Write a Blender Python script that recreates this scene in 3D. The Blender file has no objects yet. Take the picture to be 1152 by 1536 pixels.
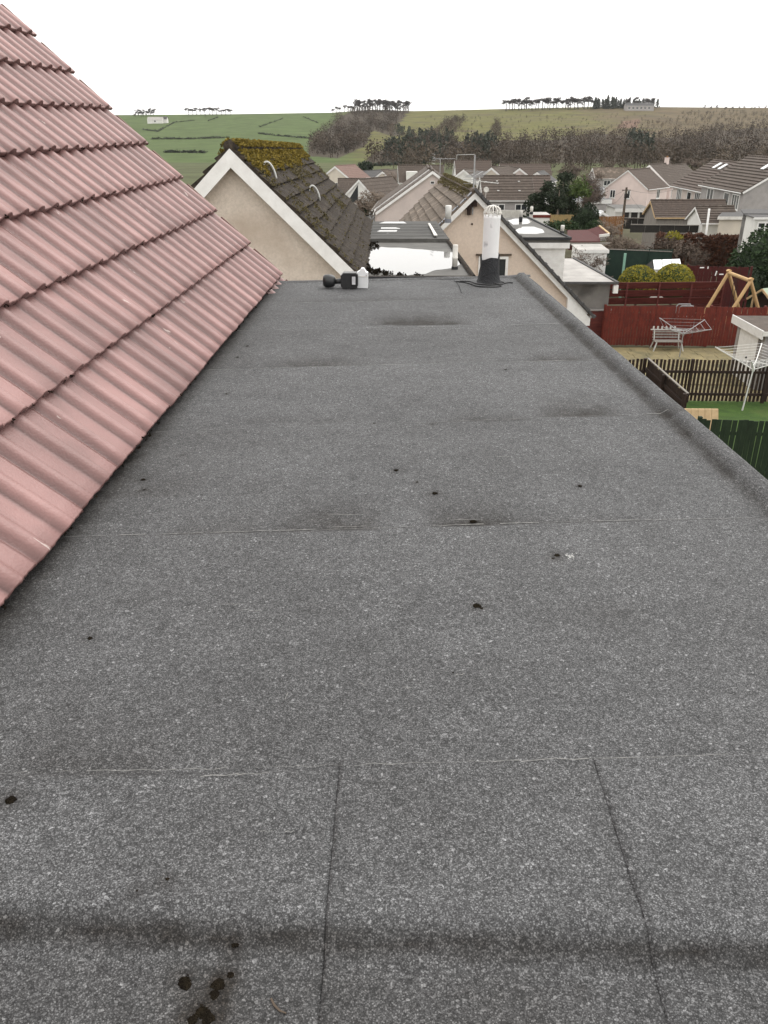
import bpy, math, random
from mathutils import Vector, Matrix, noise
from math import sin, cos, tan, radians as R, pi

sc = bpy.context.scene
COL = sc.collection
CZ = 10.0                      # camera height in the scene's own datum
FPX, PITCH, YAW = 1220.0, R(25.39), R(1.5)

# ------------------------------------------------------------------ camera
cd = bpy.data.cameras.new('camera'); cam = bpy.data.objects.new('camera', cd); COL.objects.link(cam)
cd.sensor_fit = 'VERTICAL'; cd.sensor_height = 36.0; cd.lens = 36.0 * FPX / 1536.0
cd.clip_start = 0.05; cd.clip_end = 9000
cam.location = (0, 0, CZ); cam.rotation_euler = (pi / 2 - PITCH, 0, YAW)
sc.camera = cam
# ------------------------------------------------------------------ overcast sky
SUN_EL, SUN_AZ = R(52), R(35)          # azimuth measured from +Y towards +X
w = bpy.data.worlds.new('World'); sc.world = w; w.use_nodes = True
nt = w.node_tree; nt.nodes.clear()
sky = nt.nodes.new('ShaderNodeTexSky'); sky.sky_type = 'NISHITA'; sky.sun_disc = False
sky.sun_elevation = SUN_EL; sky.sun_rotation = SUN_AZ; sky.dust_density = 4.0; sky.ozone_density = 1.0
hs = nt.nodes.new('ShaderNodeHueSaturation'); hs.inputs['Saturation'].default_value = 0.12
mx = nt.nodes.new('ShaderNodeMix'); mx.data_type = 'RGBA'; mx.inputs['Factor'].default_value = 0.86
mx.inputs['B'].default_value = (11.6, 11.4, 11.05, 1)
bg = nt.nodes.new('ShaderNodeBackground'); bg.inputs['Strength'].default_value = 0.085
wo = nt.nodes.new('ShaderNodeOutputWorld')
nt.links.new(sky.outputs[0], hs.inputs['Color']); nt.links.new(hs.outputs[0], mx.inputs['A'])
nt.links.new(mx.outputs['Result'], bg.inputs[0]); nt.links.new(bg.outputs[0], wo.inputs[0])
sl = bpy.data.lights.new('sun', 'SUN'); sun = bpy.data.objects.new('sun', sl); COL.objects.link(sun)
sl.energy = 0.7; sl.angle = R(40); sl.color = (1, 0.97, 0.92)
sd = Vector((sin(SUN_AZ) * cos(SUN_EL), cos(SUN_AZ) * cos(SUN_EL), sin(SUN_EL)))
sun.rotation_euler = sd.to_track_quat('Z', 'Y').to_euler()
sc.view_settings.view_transform = 'Standard'; sc.view_settings.look = 'None'
sc.view_settings.gamma = 1; sc.view_settings.exposure = 1.0

# ------------------------------------------------------------------ measuring helpers
def ray(px, py):
    u = (px - 576) / FPX; v = (py - 768) / FPX
    Y = cos(PITCH) - sin(PITCH) * v; Z = -sin(PITCH) - cos(PITCH) * v
    c, s = cos(YAW), sin(YAW)
    return Vector((c * u - s * Y, s * u + c * Y, Z))
def P(px, py, Y):
    r = ray(px, py); r = r * (Y / r.y); r.z += CZ; return r
def onz(px, py, z):
    r = ray(px, py); r = r * ((z - CZ) / r.z); r.z += CZ; return r
def lerp(a, b, t): return a + (b - a) * t
def pl(x, pts):
    if x <= pts[0][0]: return pts[0][1]
    for (a, va), (b, vb) in zip(pts, pts[1:]):
        if x <= b: return lerp(va, vb, (x - a) / (b - a))
    return pts[-1][1]
def pix(p):
    x, y, z = p[0], p[1], p[2] - CZ
    c, s = cos(YAW), sin(YAW)
    x, y = c * x + s * y, -s * x + c * y
    D = y * cos(PITCH) - z * sin(PITCH)
    return 576 + FPX * x / D, 768 + FPX * (-z * cos(PITCH) - y * sin(PITCH)) / D
NEAR = [(-40, -7.2), (10, -8.3), (22, -9.0), (37, -9.2), (60, -10.2), (100, -11.8), (160, -13.6), (250, -14.5), (420, -15.5)]
SKY = [(-900, 176), (200, 174), (350, 173), (500, 171), (560, 167), (620, 169), (760, 166), (900, 163), (1000, 164), (1152, 165), (2200, 168)]
YC = 1100.0
def gz(x, y):
    if y <= 420: z = pl(y, NEAR)
    else:
        pxc = 611 + 1332 * x / y
        es = (189 - pl(pxc, SKY)) / FPX * 0.905
        e0 = -15.5 / 420
        if y < YC:
            t = (y - 420) / (YC - 420)
            z = y * lerp(e0, es, t ** 0.8)
        else:
            z = YC * es - (y - YC) * 0.03
        z += noise.noise(Vector((x / 90, y / 140, 3))) * 2.2 * min(1, (y - 420) / 150) * (1 if y < 950 else max(0, (YC - y) / 150))
    return CZ + z
def G(px, py):
    r = ray(px, py); r = r / r.y
    a, b = 3.0, YC
    t = a
    prev = a
    while t < b:
        if CZ + r.z * t < gz(r.x * t, t): break
        prev = t; t *= 1.03
    lo, hi = prev, min(t, b)
    for _ in range(24):
        m = (lo + hi) / 2
        if CZ + r.z * m < gz(r.x * m, m): hi = m
        else: lo = m
    return Vector((r.x * hi, hi, CZ + r.z * hi))
def sr(h):
    h = h.lstrip('#'); o = []
    for i in (0, 2, 4):
        c = int(h[i:i + 2], 16) / 255; o.append(c / 12.92 if c <= 0.04045 else ((c + 0.055) / 1.055) ** 2.4)
    return o

# ------------------------------------------------------------------ materials
MT = {}
def mat(name, c1, c2=None, scale=3.0, rough=0.8, bump=0.0, bscale=None, spec=0.3, detail=5.0, stretch=(1, 1, 1), lo=0.35, hi=0.65, metal=0.0, c3=None, s3=0.5, f3=0.5):
    m = bpy.data.materials.new(name); m.use_nodes = True; MT[name] = m
    n = m.node_tree.nodes; l = m.node_tree.links
    b = n['Principled BSDF']; b.inputs['Roughness'].default_value = rough
    b.inputs['Specular IOR Level'].default_value = spec; b.inputs['Metallic'].default_value = metal
    c1 = tuple(c1) + (1,)
    if c2 is None:
        c2 = tuple(v * 0.8 for v in c1[:3])
    g = n.new('ShaderNodeNewGeometry'); mp = n.new('ShaderNodeMapping'); mp.inputs['Scale'].default_value = stretch
    l.new(g.outputs['Position'], mp.inputs['Vector'])
    t = n.new('ShaderNodeTexNoise'); t.inputs['Scale'].default_value = scale; t.inputs['Detail'].default_value = detail
    t.inputs['Roughness'].default_value = 0.65
    l.new(mp.outputs[0], t.inputs['Vector'])
    mr = n.new('ShaderNodeMapRange'); mr.inputs['From Min'].default_value = lo; mr.inputs['From Max'].default_value = hi
    l.new(t.outputs['Fac'], mr.inputs['Value'])
    x = n.new('ShaderNodeMix'); x.data_type = 'RGBA'; x.inputs['A'].default_value = c1; x.inputs['B'].default_value = tuple(c2) + (1,)
    l.new(mr.outputs[0], x.inputs['Factor']); out = x.outputs['Result']
    if c3 is not None:
        t3 = n.new('ShaderNodeTexNoise'); t3.inputs['Scale'].default_value = s3; t3.inputs['Detail'].default_value = 4
        l.new(g.outputs['Position'], t3.inputs['Vector'])
        m3 = n.new('ShaderNodeMapRange'); m3.inputs['From Min'].default_value = f3; m3.inputs['From Max'].default_value = f3 + 0.16
        l.new(t3.outputs['Fac'], m3.inputs['Value'])
        x3 = n.new('ShaderNodeMix'); x3.data_type = 'RGBA'; x3.inputs['B'].default_value = tuple(c3) + (1,)
        l.new(m3.outputs[0], x3.inputs['Factor']); l.new(out, x3.inputs['A']); out = x3.outputs['Result']
    l.new(out, b.inputs['Base Color'])
    if bump:
        bt = n.new('ShaderNodeTexNoise'); bt.inputs['Scale'].default_value = bscale or scale * 6; bt.inputs['Detail'].default_value = 4
        l.new(mp.outputs[0], bt.inputs['Vector'])
        bn = n.new('ShaderNodeBump'); bn.inputs['Strength'].default_value = bump; bn.inputs['Distance'].default_value = 0.02
        l.new(bt.outputs['Fac'], bn.inputs['Height']); l.new(bn.outputs[0], b.inputs['Normal'])
    return m

mat('beige_render', (.63, .55, .475), (.51, .445, .38), 22, .95, .6, 70, detail=10, c3=(.42, .345, .28), s3=.7, f3=.56)
mat('pink_render', (.68, .57, .53), (.62, .52, .485), 1.0, .95, .3, 40)
mat('peach_render', (.64, .535, .45), (.57, .475, .40), 14, .95, .4, 60, c3=(.48, .385, .315), s3=.8, f3=.62)
mat('mauve_render', (.54, .465, .43), (.48, .415, .385), 1.2, .95, .3, 40)
mat('cream_render', (.60, .545, .46), (.53, .48, .41), .8, .95)
mat('white_render', (.72, .71, .68), (.62, .61, .58), .8, .9)
mat('grey_render', (.36, .34, .33), (.28, .265, .255), 1.0, .95, .3, 30)
mat('roughcast', (.20, .19, .18), (.14, .135, .125), 1.4, .97, .8, 60, c3=(.085, .08, .075), s3=.9, f3=.52)
mat('white_paint', (.76, .755, .74), (.66, .65, .63), 4, .5, spec=.4)
mat('white_plastic', (.78, .79, .80), (.70, .71, .72), 5, .35, spec=.5)
mat('soiled_white', (.70, .68, .64), (.52, .50, .46), 2.5, .55, detail=8)
mat('brown_tile', (.094, .073, .060), (.060, .048, .040), 5, .9, .5, 30, c3=(.11, .09, .075), s3=1.5, f3=.55)
mat('brown_tile_b', (.105, .080, .066), (.068, .053, .045), 5, .9, .5, 30)
mat('worn_tile', (.14, .112, .088), (.085, .068, .055), 9, .95, .6, 30, c3=(.22, .175, .14), s3=1.2, f3=.52)
mat('grey_tile', (.09, .088, .088), (.06, .058, .058), 5, .85, .4, 30)
mat('pinkish_tile', (.20, .13, .11), (.15, .10, .085), 3, .9)
mat('mossy_tile', (.050, .038, .029), (.018, .015, .012), 20, .97, 1.0, 60, stretch=(.35, 1.6, .35), c3=(.080, .064, .047), s3=8, f3=.56)
mat('moss_gold', (.27, .195, .030), (.10, .082, .022), 22, 1, 1, 80, lo=.4, hi=.6)
mat('moss_olive', (.17, .140, .065), (.075, .065, .034), 12, 1, 1, 60)
mat('moss_dark', (.026, .021, .014), (.012, .010, .008), 60, 1, 1, 200, spec=.02)
mat('black_plastic', (.014, .015, .016), (.020, .021, .022), 30, .38, spec=.5)
mat('black_rubber', (.012, .012, .013), (.02, .02, .02), 40, .6)
mat('black_felt', (.022, .023, .026), (.036, .037, .040), 30, .7, .8, 90)
mat('glass', (.03, .034, .038), (.022, .025, .03), 2, .06, spec=.8)
mat('lens', (.62, .63, .65), (.5, .5, .52), 40, .25, spec=.6)
mat('metal', (.34, .34, .345), (.26, .26, .265), 10, .45, spec=.5)
mat('pale_metal', (.62, .62, .60), (.50, .50, .48), 10, .4, spec=.5)
mat('lead', (.20, .21, .24), (.15, .155, .18), 6, .5)
mat('flat_felt', (.12, .116, .108), (.078, .075, .07), 2.2, .75, .3, 40, c3=(.05, .048, .045), s3=.7, f3=.55)
mat('wet_felt', (.022, .021, .020), (.075, .072, .066), 2.5, .6, .25, 15, spec=.12, stretch=(.35, 2.6, 1))
mat('pale_felt', (.40, .38, .36), (.27, .255, .24), 1.1, .6)
mat('water', (.020, .019, .018), (.028, .027, .025), 2, .012, spec=.9)
mat('red_wood', (.155, .026, .016), (.090, .017, .012), 7, .75, .3, 40, stretch=(1, 1, .4))
mat('red_board', (.140, .034, .028), (.080, .020, .017), 5, .7, .3, 40, stretch=(.3, 1, 3))
mat('dark_red', (.070, .011, .010), (.05, .010, .009), 5, .75)
mat('brown_wood', (.036, .021, .016), (.022, .014, .011), 9, .8, .3, 40, stretch=(1, 1, .4))
mat('green_wood', (.016, .030, .013), (.010, .020, .009), 8, .8, .3, 40, stretch=(1, 1, .4))
mat('pine_wood', (.50, .33, .16), (.42, .27, .13), 5, .7, .2, 40)
mat('pale_plank', (.52, .38, .22), (.42, .30, .17), 6, .8)
mat('orange_wood', (.26, .125, .05), (.18, .09, .04), 3, .85)
mat('fence_yellow', (.34, .245, .11), (.25, .18, .085), 3, .85)
mat('grey_wood', (.26, .235, .21), (.18, .165, .15), 4, .9, stretch=(3, 3, .3))
mat('black_wood', (.016, .015, .014), (.028, .025, .022), 3, .8)
mat('flagstone', (.25, .205, .105), (.16, .135, .075), 1.8, .9, .4, 20, c3=(.12, .11, .06), s3=1.1, f3=.52)
mat('lawn', (.055, .105, .018), (.035, .07, .014), 2.5, .95, .8, 60, c3=(.075, .10, .025), s3=.8, f3=.52)
mat('lawn_far', (.09, .115, .03), (.065, .09, .025), 1, .95)
mat('asphalt', (.06, .058, .056), (.045, .044, .043), 1, .8)
mat('beech_leaf', (.115, .048, .028), (.060, .030, .020), 3, .9)
mat('brown_twig', (.105, .078, .060), (.070, .052, .042), 2, .95)
mat('pale_twig', (.19, .15, .115), (.13, .10, .08), 2, .95)
mat('golden_leaf', (.30, .25, .028), (.15, .15, .02), 5, .85)
mat('hedge_dark', (.018, .030, .012), (.010, .018, .008), 4, .85)
mat('hedge_mid', (.036, .062, .022), (.018, .035, .013), 2, .85)
mat('pine_needle', (.030, .042, .022), (.016, .024, .013), 2, .9)
mat('yellow_green', (.080, .115, .030), (.05, .075, .022), 2, .9)
mat('bark', (.11, .085, .065), (.07, .055, .042), 6, .95)
mat('pale_bark', (.30, .24, .19), (.22, .175, .14), 6, .95)
mat('net_green', (.012, .026, .020), (.018, .036, .026), 3, .8)
mat('mint_paint', (.24, .42, .33), (.2, .36, .28), 4, .6)
mat('wood_far', (.070, .052, .038), (.038, .030, .024), .03, 1, c3=(.122, .095, .070), s3=.022, f3=.5)
mat('conifer_far', (.050, .057, .042), (.034, .041, .032), .05, 1)
mat('skyline_bark', (.055, .048, .045), (.04, .035, .033), .2, 1)
mat('car_silver', (.30, .31, .33), (.27, .28, .30), 2, .3, spec=.6)
mat('car_dark', (.03, .032, .036), (.04, .042, .046), 2, .25, spec=.6)
mat('tyre', (.012, .012, .012), (.02, .02, .02), 9, .9)
mat('blue_grey', (.34, .35, .36), (.28, .29, .30), 1, .7)
mat('pale_line', (.26, .256, .245), (.13, .13, .128), 60, .9, lo=.4, hi=.6)
mat('dropping', (.42, .42, .41), (.25, .25, .245), 90, .9)

def felt_material():
    m = bpy.data.materials.new('mineral_felt'); m.use_nodes = True; MT['mineral_felt'] = m
    n = m.node_tree.nodes; l = m.node_tree.links; b = n['Principled BSDF']
    b.inputs['Roughness'].default_value = .82; b.inputs['Specular IOR Level'].default_value = .24
    g = n.new('ShaderNodeNewGeometry')
    def vor(s):
        v = n.new('ShaderNodeTexVoronoi'); v.inputs['Scale'].default_value = s; l.new(g.outputs['Position'], v.inputs['Vector'])
        bw = n.new('ShaderNodeSeparateColor'); l.new(v.outputs['Color'], bw.inputs[0]); return bw.outputs[0], v.outputs['Distance']
    def noi(s, d=4, r=.6):
        t = n.new('ShaderNodeTexNoise'); t.inputs['Scale'].default_value = s; t.inputs['Detail'].default_value = d; t.inputs['Roughness'].default_value = r
        l.new(g.outputs['Position'], t.inputs['Vector']); return t.outputs['Fac']
    def math_(op, a, c, cl=False):
        k = n.new('ShaderNodeMath'); k.operation = op; k.use_clamp = cl
        for i, q in enumerate((a, c)):
            if isinstance(q, (int, float)): k.inputs[i].default_value = q
            else: l.new(q, k.inputs[i])
        return k.outputs[0]
    def ramp(v, a, c, lo, hi):
        r = n.new('ShaderNodeMapRange'); r.inputs['From Min'].default_value = a; r.inputs['From Max'].default_value = c
        r.inputs['To Min'].default_value = lo; r.inputs['To Max'].default_value = hi; l.new(v, r.inputs['Value']); return r.outputs[0]
    grain, gd = vor(430); grain2, _ = vor(210); clump = noi(75, 3); big = noi(2.3, 6, .7); mid = noi(11, 5, .7)
    pw = math_('POWER', grain, 2.0)
    f = ramp(pw, 0, 1, .50, 1.85)
    f = math_('MULTIPLY', f, ramp(grain2, 0, 1, .80, 1.20))
    f = math_('MULTIPLY', f, ramp(clump, .3, .7, .88, 1.12))
    f = math_('MULTIPLY', f, ramp(mid, .3, .7, .92, 1.08))
    f = math_('MULTIPLY', f, ramp(big, .3, .7, .84, 1.14))
    coarse, _ = vor(115)
    f = math_('MULTIPLY', f, ramp(coarse, 0, 1, .88, 1.12))
    coarse2, _ = vor(48)
    f = math_('MULTIPLY', f, ramp(coarse2, 0, 1, .92, 1.08))
    f = math_('MULTIPLY', f, ramp(gd, .05, .65, 1.30, .56))
    spark, _ = vor(210)
    sp = ramp(spark, .985, .99, 0, 1)
    f = math_('ADD', f, math_('MULTIPLY', sp, .9))
    at = n.new('ShaderNodeAttribute'); at.attribute_name = 'stain_shade'
    sepc = n.new('ShaderNodeSeparateColor'); l.new(at.outputs['Color'], sepc.inputs[0])
    st = math_('MULTIPLY', sepc.outputs[0], ramp(noi(40, 4), .3, .7, .75, 1.2))
    base = n.new('ShaderNodeMix'); base.data_type = 'RGBA'
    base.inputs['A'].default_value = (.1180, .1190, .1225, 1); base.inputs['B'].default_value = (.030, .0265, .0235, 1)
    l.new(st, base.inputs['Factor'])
    mul = n.new('ShaderNodeMix'); mul.data_type = 'RGBA'; mul.blend_type = 'MULTIPLY'; mul.inputs['Factor'].default_value = 1
    cb = n.new('ShaderNodeCombineColor'); [l.new(f, cb.inputs[i]) for i in range(3)]
    l.new(base.outputs['Result'], mul.inputs['A']); l.new(cb.outputs[0], mul.inputs['B'])
    l.new(mul.outputs['Result'], b.inputs['Base Color'])
    bn = n.new('ShaderNodeBump'); bn.inputs['Strength'].default_value = .5; bn.inputs['Distance'].default_value = .0015
    l.new(grain, bn.inputs['Height'])
    b2 = n.new('ShaderNodeBump'); b2.inputs['Strength'].default_value = .35; b2.inputs['Distance'].default_value = .006
    l.new(mid, b2.inputs['Height']); l.new(b2.outputs[0], bn.inputs['Normal']); l.new(bn.outputs[0], b.inputs['Normal'])
felt_material()

def tile_material():
    m = mat('pink_tile', (.292, .158, .147), (.222, .117, .108), 3.2, .42, .15, 120, spec=.45, detail=8, c3=(.185, .098, .090), s3=1.6, f3=.54)
    n = m.node_tree.nodes; l = m.node_tree.links; b = n['Principled BSDF']
    src = b.inputs['Base Color'].links[0].from_socket
    at = n.new('ShaderNodeAttribute'); at.attribute_name = 'stain_shade'
    sp = n.new('ShaderNodeSeparateColor'); l.new(at.outputs['Color'], sp.inputs[0])
    oi = n.new('ShaderNodeObjectInfo')
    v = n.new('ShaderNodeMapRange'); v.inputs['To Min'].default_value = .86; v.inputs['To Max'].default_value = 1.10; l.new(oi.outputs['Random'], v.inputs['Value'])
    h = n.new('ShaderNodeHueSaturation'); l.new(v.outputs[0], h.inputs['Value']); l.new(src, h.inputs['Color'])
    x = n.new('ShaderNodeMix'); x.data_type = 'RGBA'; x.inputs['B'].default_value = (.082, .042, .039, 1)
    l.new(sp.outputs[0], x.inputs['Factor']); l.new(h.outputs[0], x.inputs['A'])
    # pale scuffs and lichen specks
    g = n.new('ShaderNodeNewGeometry'); t = n.new('ShaderNodeTexNoise'); t.inputs['Scale'].default_value = 28; t.inputs['Detail'].default_value = 6
    mp = n.new('ShaderNodeMapping'); mp.inputs['Scale'].default_value = (.35, 1.6, .35); l.new(g.outputs['Position'], mp.inputs[0]); l.new(mp.outputs[0], t.inputs['Vector'])
    mr = n.new('ShaderNodeMapRange'); mr.inputs['From Min'].default_value = .71; mr.inputs['From Max'].default_value = .74; mr.inputs['To Max'].default_value = .8
    l.new(t.outputs['Fac'], mr.inputs['Value'])
    x2 = n.new('ShaderNodeMix'); x2.data_type = 'RGBA'; x2.inputs['B'].default_value = (.48, .40, .37, 1)
    l.new(mr.outputs[0], x2.inputs['Factor']); l.new(x.outputs['Result'], x2.inputs['A'])
    l.new(x2.outputs['Result'], b.inputs['Base Color'])
tile_material()

def ground_material():
    m = bpy.data.materials.new('countryside'); m.use_nodes = True; MT['countryside'] = m
    n = m.node_tree.nodes; l = m.node_tree.links; b = n['Principled BSDF']; b.inputs['Roughness'].default_value = 1; b.inputs['Specular IOR Level'].default_value = .1
    at = n.new('ShaderNodeAttribute'); at.attribute_name = 'cover'
    g = n.new('ShaderNodeNewGeometry'); t = n.new('ShaderNodeTexNoise'); t.inputs['Scale'].default_value = .06; t.inputs['Detail'].default_value = 8; t.inputs['Roughness'].default_value = .7
    l.new(g.outputs['Position'], t.inputs['Vector'])
    mr = n.new('ShaderNodeMapRange'); mr.inputs['From Min'].default_value = .3; mr.inputs['From Max'].default_value = .7; mr.inputs['To Min'].default_value = .68; mr.inputs['To Max'].default_value = 1.25
    l.new(t.outputs['Fac'], mr.inputs['Value'])
    h = n.new('ShaderNodeHueSaturation'); l.new(mr.outputs[0], h.inputs['Value']); l.new(at.outputs['Color'], h.inputs['Color']); l.new(h.outputs[0], b.inputs['Base Color'])
ground_material()

# ------------------------------------------------------------------ mesh builders
class MB:
    def __init__(s): s.v = []; s.f = []; s.mi = []; s.cur = 0
    def face(s, pts):
        k = len(s.v); s.v += [Vector(p) for p in pts]; s.f.append(tuple(range(k, k + len(pts)))); s.mi.append(s.cur); return s
    def idx(s, vs, fs):
        k = len(s.v); s.v += [Vector(p) for p in vs]
        for f in fs: s.f.append(tuple(i + k for i in f)); s.mi.append(s.cur)
        return s
    def box(s, c, d, M=None):
        x, y, z = d[0] / 2, d[1] / 2, d[2] / 2
        vs = [Vector((a * x, b_ * y, e * z)) for a in (-1, 1) for b_ in (-1, 1) for e in (-1, 1)]
        if M: vs = [M @ q for q in vs]
        vs = [q + Vector(c) for q in vs]
        return s.idx(vs, [(0, 1, 3, 2), (4, 6, 7, 5), (0, 4, 5, 1), (2, 3, 7, 6), (0, 2, 6, 4), (1, 5, 7, 3)])
    def prism(s, poly, off):
        off = Vector(off); n = len(poly); a = [Vector(p) for p in poly]; b = [p + off for p in a]
        return s.idx(a + b, [tuple(range(n))[::-1], tuple(range(n, 2 * n))] + [(i, (i + 1) % n, n + (i + 1) % n, n + i) for i in range(n)])
    def bar(s, a, b, wx, wz=None, up=(0, 0, 1)):
        a = Vector(a); b = Vector(b); wz = wz or wx; d = (b - a).normalized(); up = Vector(up)
        if abs(d.dot(up)) > .98: up = Vector((0, 1, 0))
        r = d.cross(up).normalized() * wx / 2; u = r.cross(d).normalized() * wz / 2
        vs = [a - r - u, a + r - u, a + r + u, a - r + u, b - r - u, b + r - u, b + r + u, b - r + u]
        return s.idx(vs, [(0, 1, 2, 3)[::-1], (4, 5, 6, 7), (0, 1, 5, 4), (1, 2, 6, 5), (2, 3, 7, 6), (3, 0, 4, 7)])
    def tube(s, pts, rad, n=6, caps=True):
        pts = [Vector(p) for p in pts]
        if not isinstance(rad, (list, tuple)): rad = [rad] * len(pts)
        vs = []; u = None
        for i, p in enumerate(pts):
            d = (pts[min(i + 1, len(pts) - 1)] - pts[max(i - 1, 0)]).normalized()
            if u is None: u = d.orthogonal().normalized()
            u = (u - d * u.dot(d)); u = u.normalized() if u.length > 1e-6 else d.orthogonal().normalized()
            w_ = d.cross(u)
            vs += [p + (u * cos(2 * pi * k / n) + w_ * sin(2 * pi * k / n)) * rad[i] for k in range(n)]
        fs = []
        for i in range(len(pts) - 1):
            for k in range(n):
                a = i * n + k; b = i * n + (k + 1) % n; fs.append((a, b, b + n, a + n))
        if caps: fs += [tuple(range(n))[::-1], tuple(range(len(vs) - n, len(vs)))]
        return s.idx(vs, fs)
    def lathe(s, prof, c, axis=(0, 0, 1), n=20):
        ax = Vector(axis).normalized(); u = ax.orthogonal().normalized(); w_ = ax.cross(u); c = Vector(c); vs = []
        for r, h in prof: vs += [c + ax * h + (u * cos(2 * pi * k / n) + w_ * sin(2 * pi * k / n)) * r for k in range(n)]
        fs = [(i * n + k, i * n + (k + 1) % n, (i + 1) * n + (k + 1) % n, (i + 1) * n + k) for i in range(len(prof) - 1) for k in range(n)]
        fs += [tuple(range(n))[::-1], tuple(range(len(vs) - n, len(vs)))]
        return s.idx(vs, fs)
    def grid(s, fn, nx, ny):
        k = len(s.v)
        for j in range(ny + 1):
            for i in range(nx + 1): s.v.append(Vector(fn(i / nx, j / ny)))
        for j in range(ny):
            for i in range(nx):
                a = k + j * (nx + 1) + i; s.f.append((a, a + 1, a + nx + 2, a + nx + 1)); s.mi.append(s.cur)
        return s
    def leaves(s, c, rad, n, size, rng, fill=.55, low=-1.0, flat=1.0, lump=.25):
        c = Vector(c)
        for _ in range(n):
            d = Vector((rng.gauss(0, 1), rng.gauss(0, 1), rng.gauss(0, 1))).normalized()
            if d.z < low: d.z = -d.z * .5
            q = lerp(fill, 1.0, rng.random() ** .6) * (1 + lump * noise.noise(d * 2.3 + c * .7))
            p = c + Vector((d.x * rad[0], d.y * rad[1], d.z * rad[2])) * q
            a = Vector((rng.gauss(0, 1), rng.gauss(0, 1), rng.gauss(0, 1) * flat)).normalized(); b = a.orthogonal().normalized()
            b = (b * cos(q * 9) + a.cross(b) * sin(q * 9))
            e = size * rng.uniform(.6, 1.3)
            a = d.lerp(a, .7).normalized().cross(b).normalized()
            s.face([p - a * e - b * e * .5, p + a * e * .2 - b * e * .6, p + a * e, p - a * e * .2 + b * e * .6])
        return s
    def mesh(s, name, mats, smooth=False):
        me = bpy.data.meshes.new(name); me.from_pydata([tuple(q) for q in s.v], [], s.f)
        for m in (mats if isinstance(mats, (list, tuple)) else [mats]): me.materials.append(MT[m])
        if max(s.mi, default=0): me.polygons.foreach_set('material_index', s.mi)
        if smooth: me.polygons.foreach_set('use_smooth', [True] * len(s.f))
        return me

MW = {}
def tag(o, label=None, cat=None, group=None, kind=None):
    if label: o['label'] = label
    if cat: o['category'] = cat
    if group: o['group'] = group
    if kind: o['kind'] = kind
    return o
def thing(name, label, cat, loc=(0, 0, 0), group=None, M=None):
    o = bpy.data.objects.new(name, None); COL.objects.link(o); o.empty_display_size = .2
    M = M or Matrix.Translation(Vector(loc)); o.matrix_basis = M; MW[o] = M
    return tag(o, label, cat, group)
def part(name, mb, m, parent, world=True, smooth=False, label=None, kind=None):
    if world:
        inv = MW[parent].inverted(); mb.v = [inv @ q for q in mb.v]
    o = bpy.data.objects.new(name, mb.mesh(name, m, smooth)); COL.objects.link(o); o.parent = parent; MW[o] = MW[parent]
    return tag(o, label, None, None, kind)
def piece(name, me, parent, M, world=True):
    o = bpy.data.objects.new(name, me); COL.objects.link(o); o.parent = parent
    o.matrix_basis = MW[parent].inverted() @ M if world else M; MW[o] = MW[parent]
    return o
def solo(name, mb, m, label, cat, loc, group=None, smooth=False, kind=None):
    L = Vector(loc); mb.v = [q - L for q in mb.v]
    o = bpy.data.objects.new(name, mb.mesh(name, m, smooth)); COL.objects.link(o); o.location = L; MW[o] = Matrix.Translation(L)
    return tag(o, label, cat, group, kind)
def struct(name, mb, m, smooth=False):
    o = bpy.data.objects.new(name, mb.mesh(name, m, smooth)); COL.objects.link(o); MW[o] = Matrix(); o['kind'] = 'structure'; return o
def attr(me, name, vals):
    a = me.color_attributes.new(name, 'FLOAT_COLOR', 'POINT')
    flat = []
    for v in vals: flat += [v[0], v[1], v[2], 1.0] if isinstance(v, (tuple, list)) else [v, v, v, 1.0]
    a.data.foreach_set('color', flat)
def inpoly(x, y, poly):
    c = False; j = len(poly) - 1
    for i in range(len(poly)):
        if (poly[i][1] > y) != (poly[j][1] > y) and x < (poly[j][0] - poly[i][0]) * (y - poly[i][1]) / (poly[j][1] - poly[i][1]) + poly[i][0]: c = not c
        j = i
    return c

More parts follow.
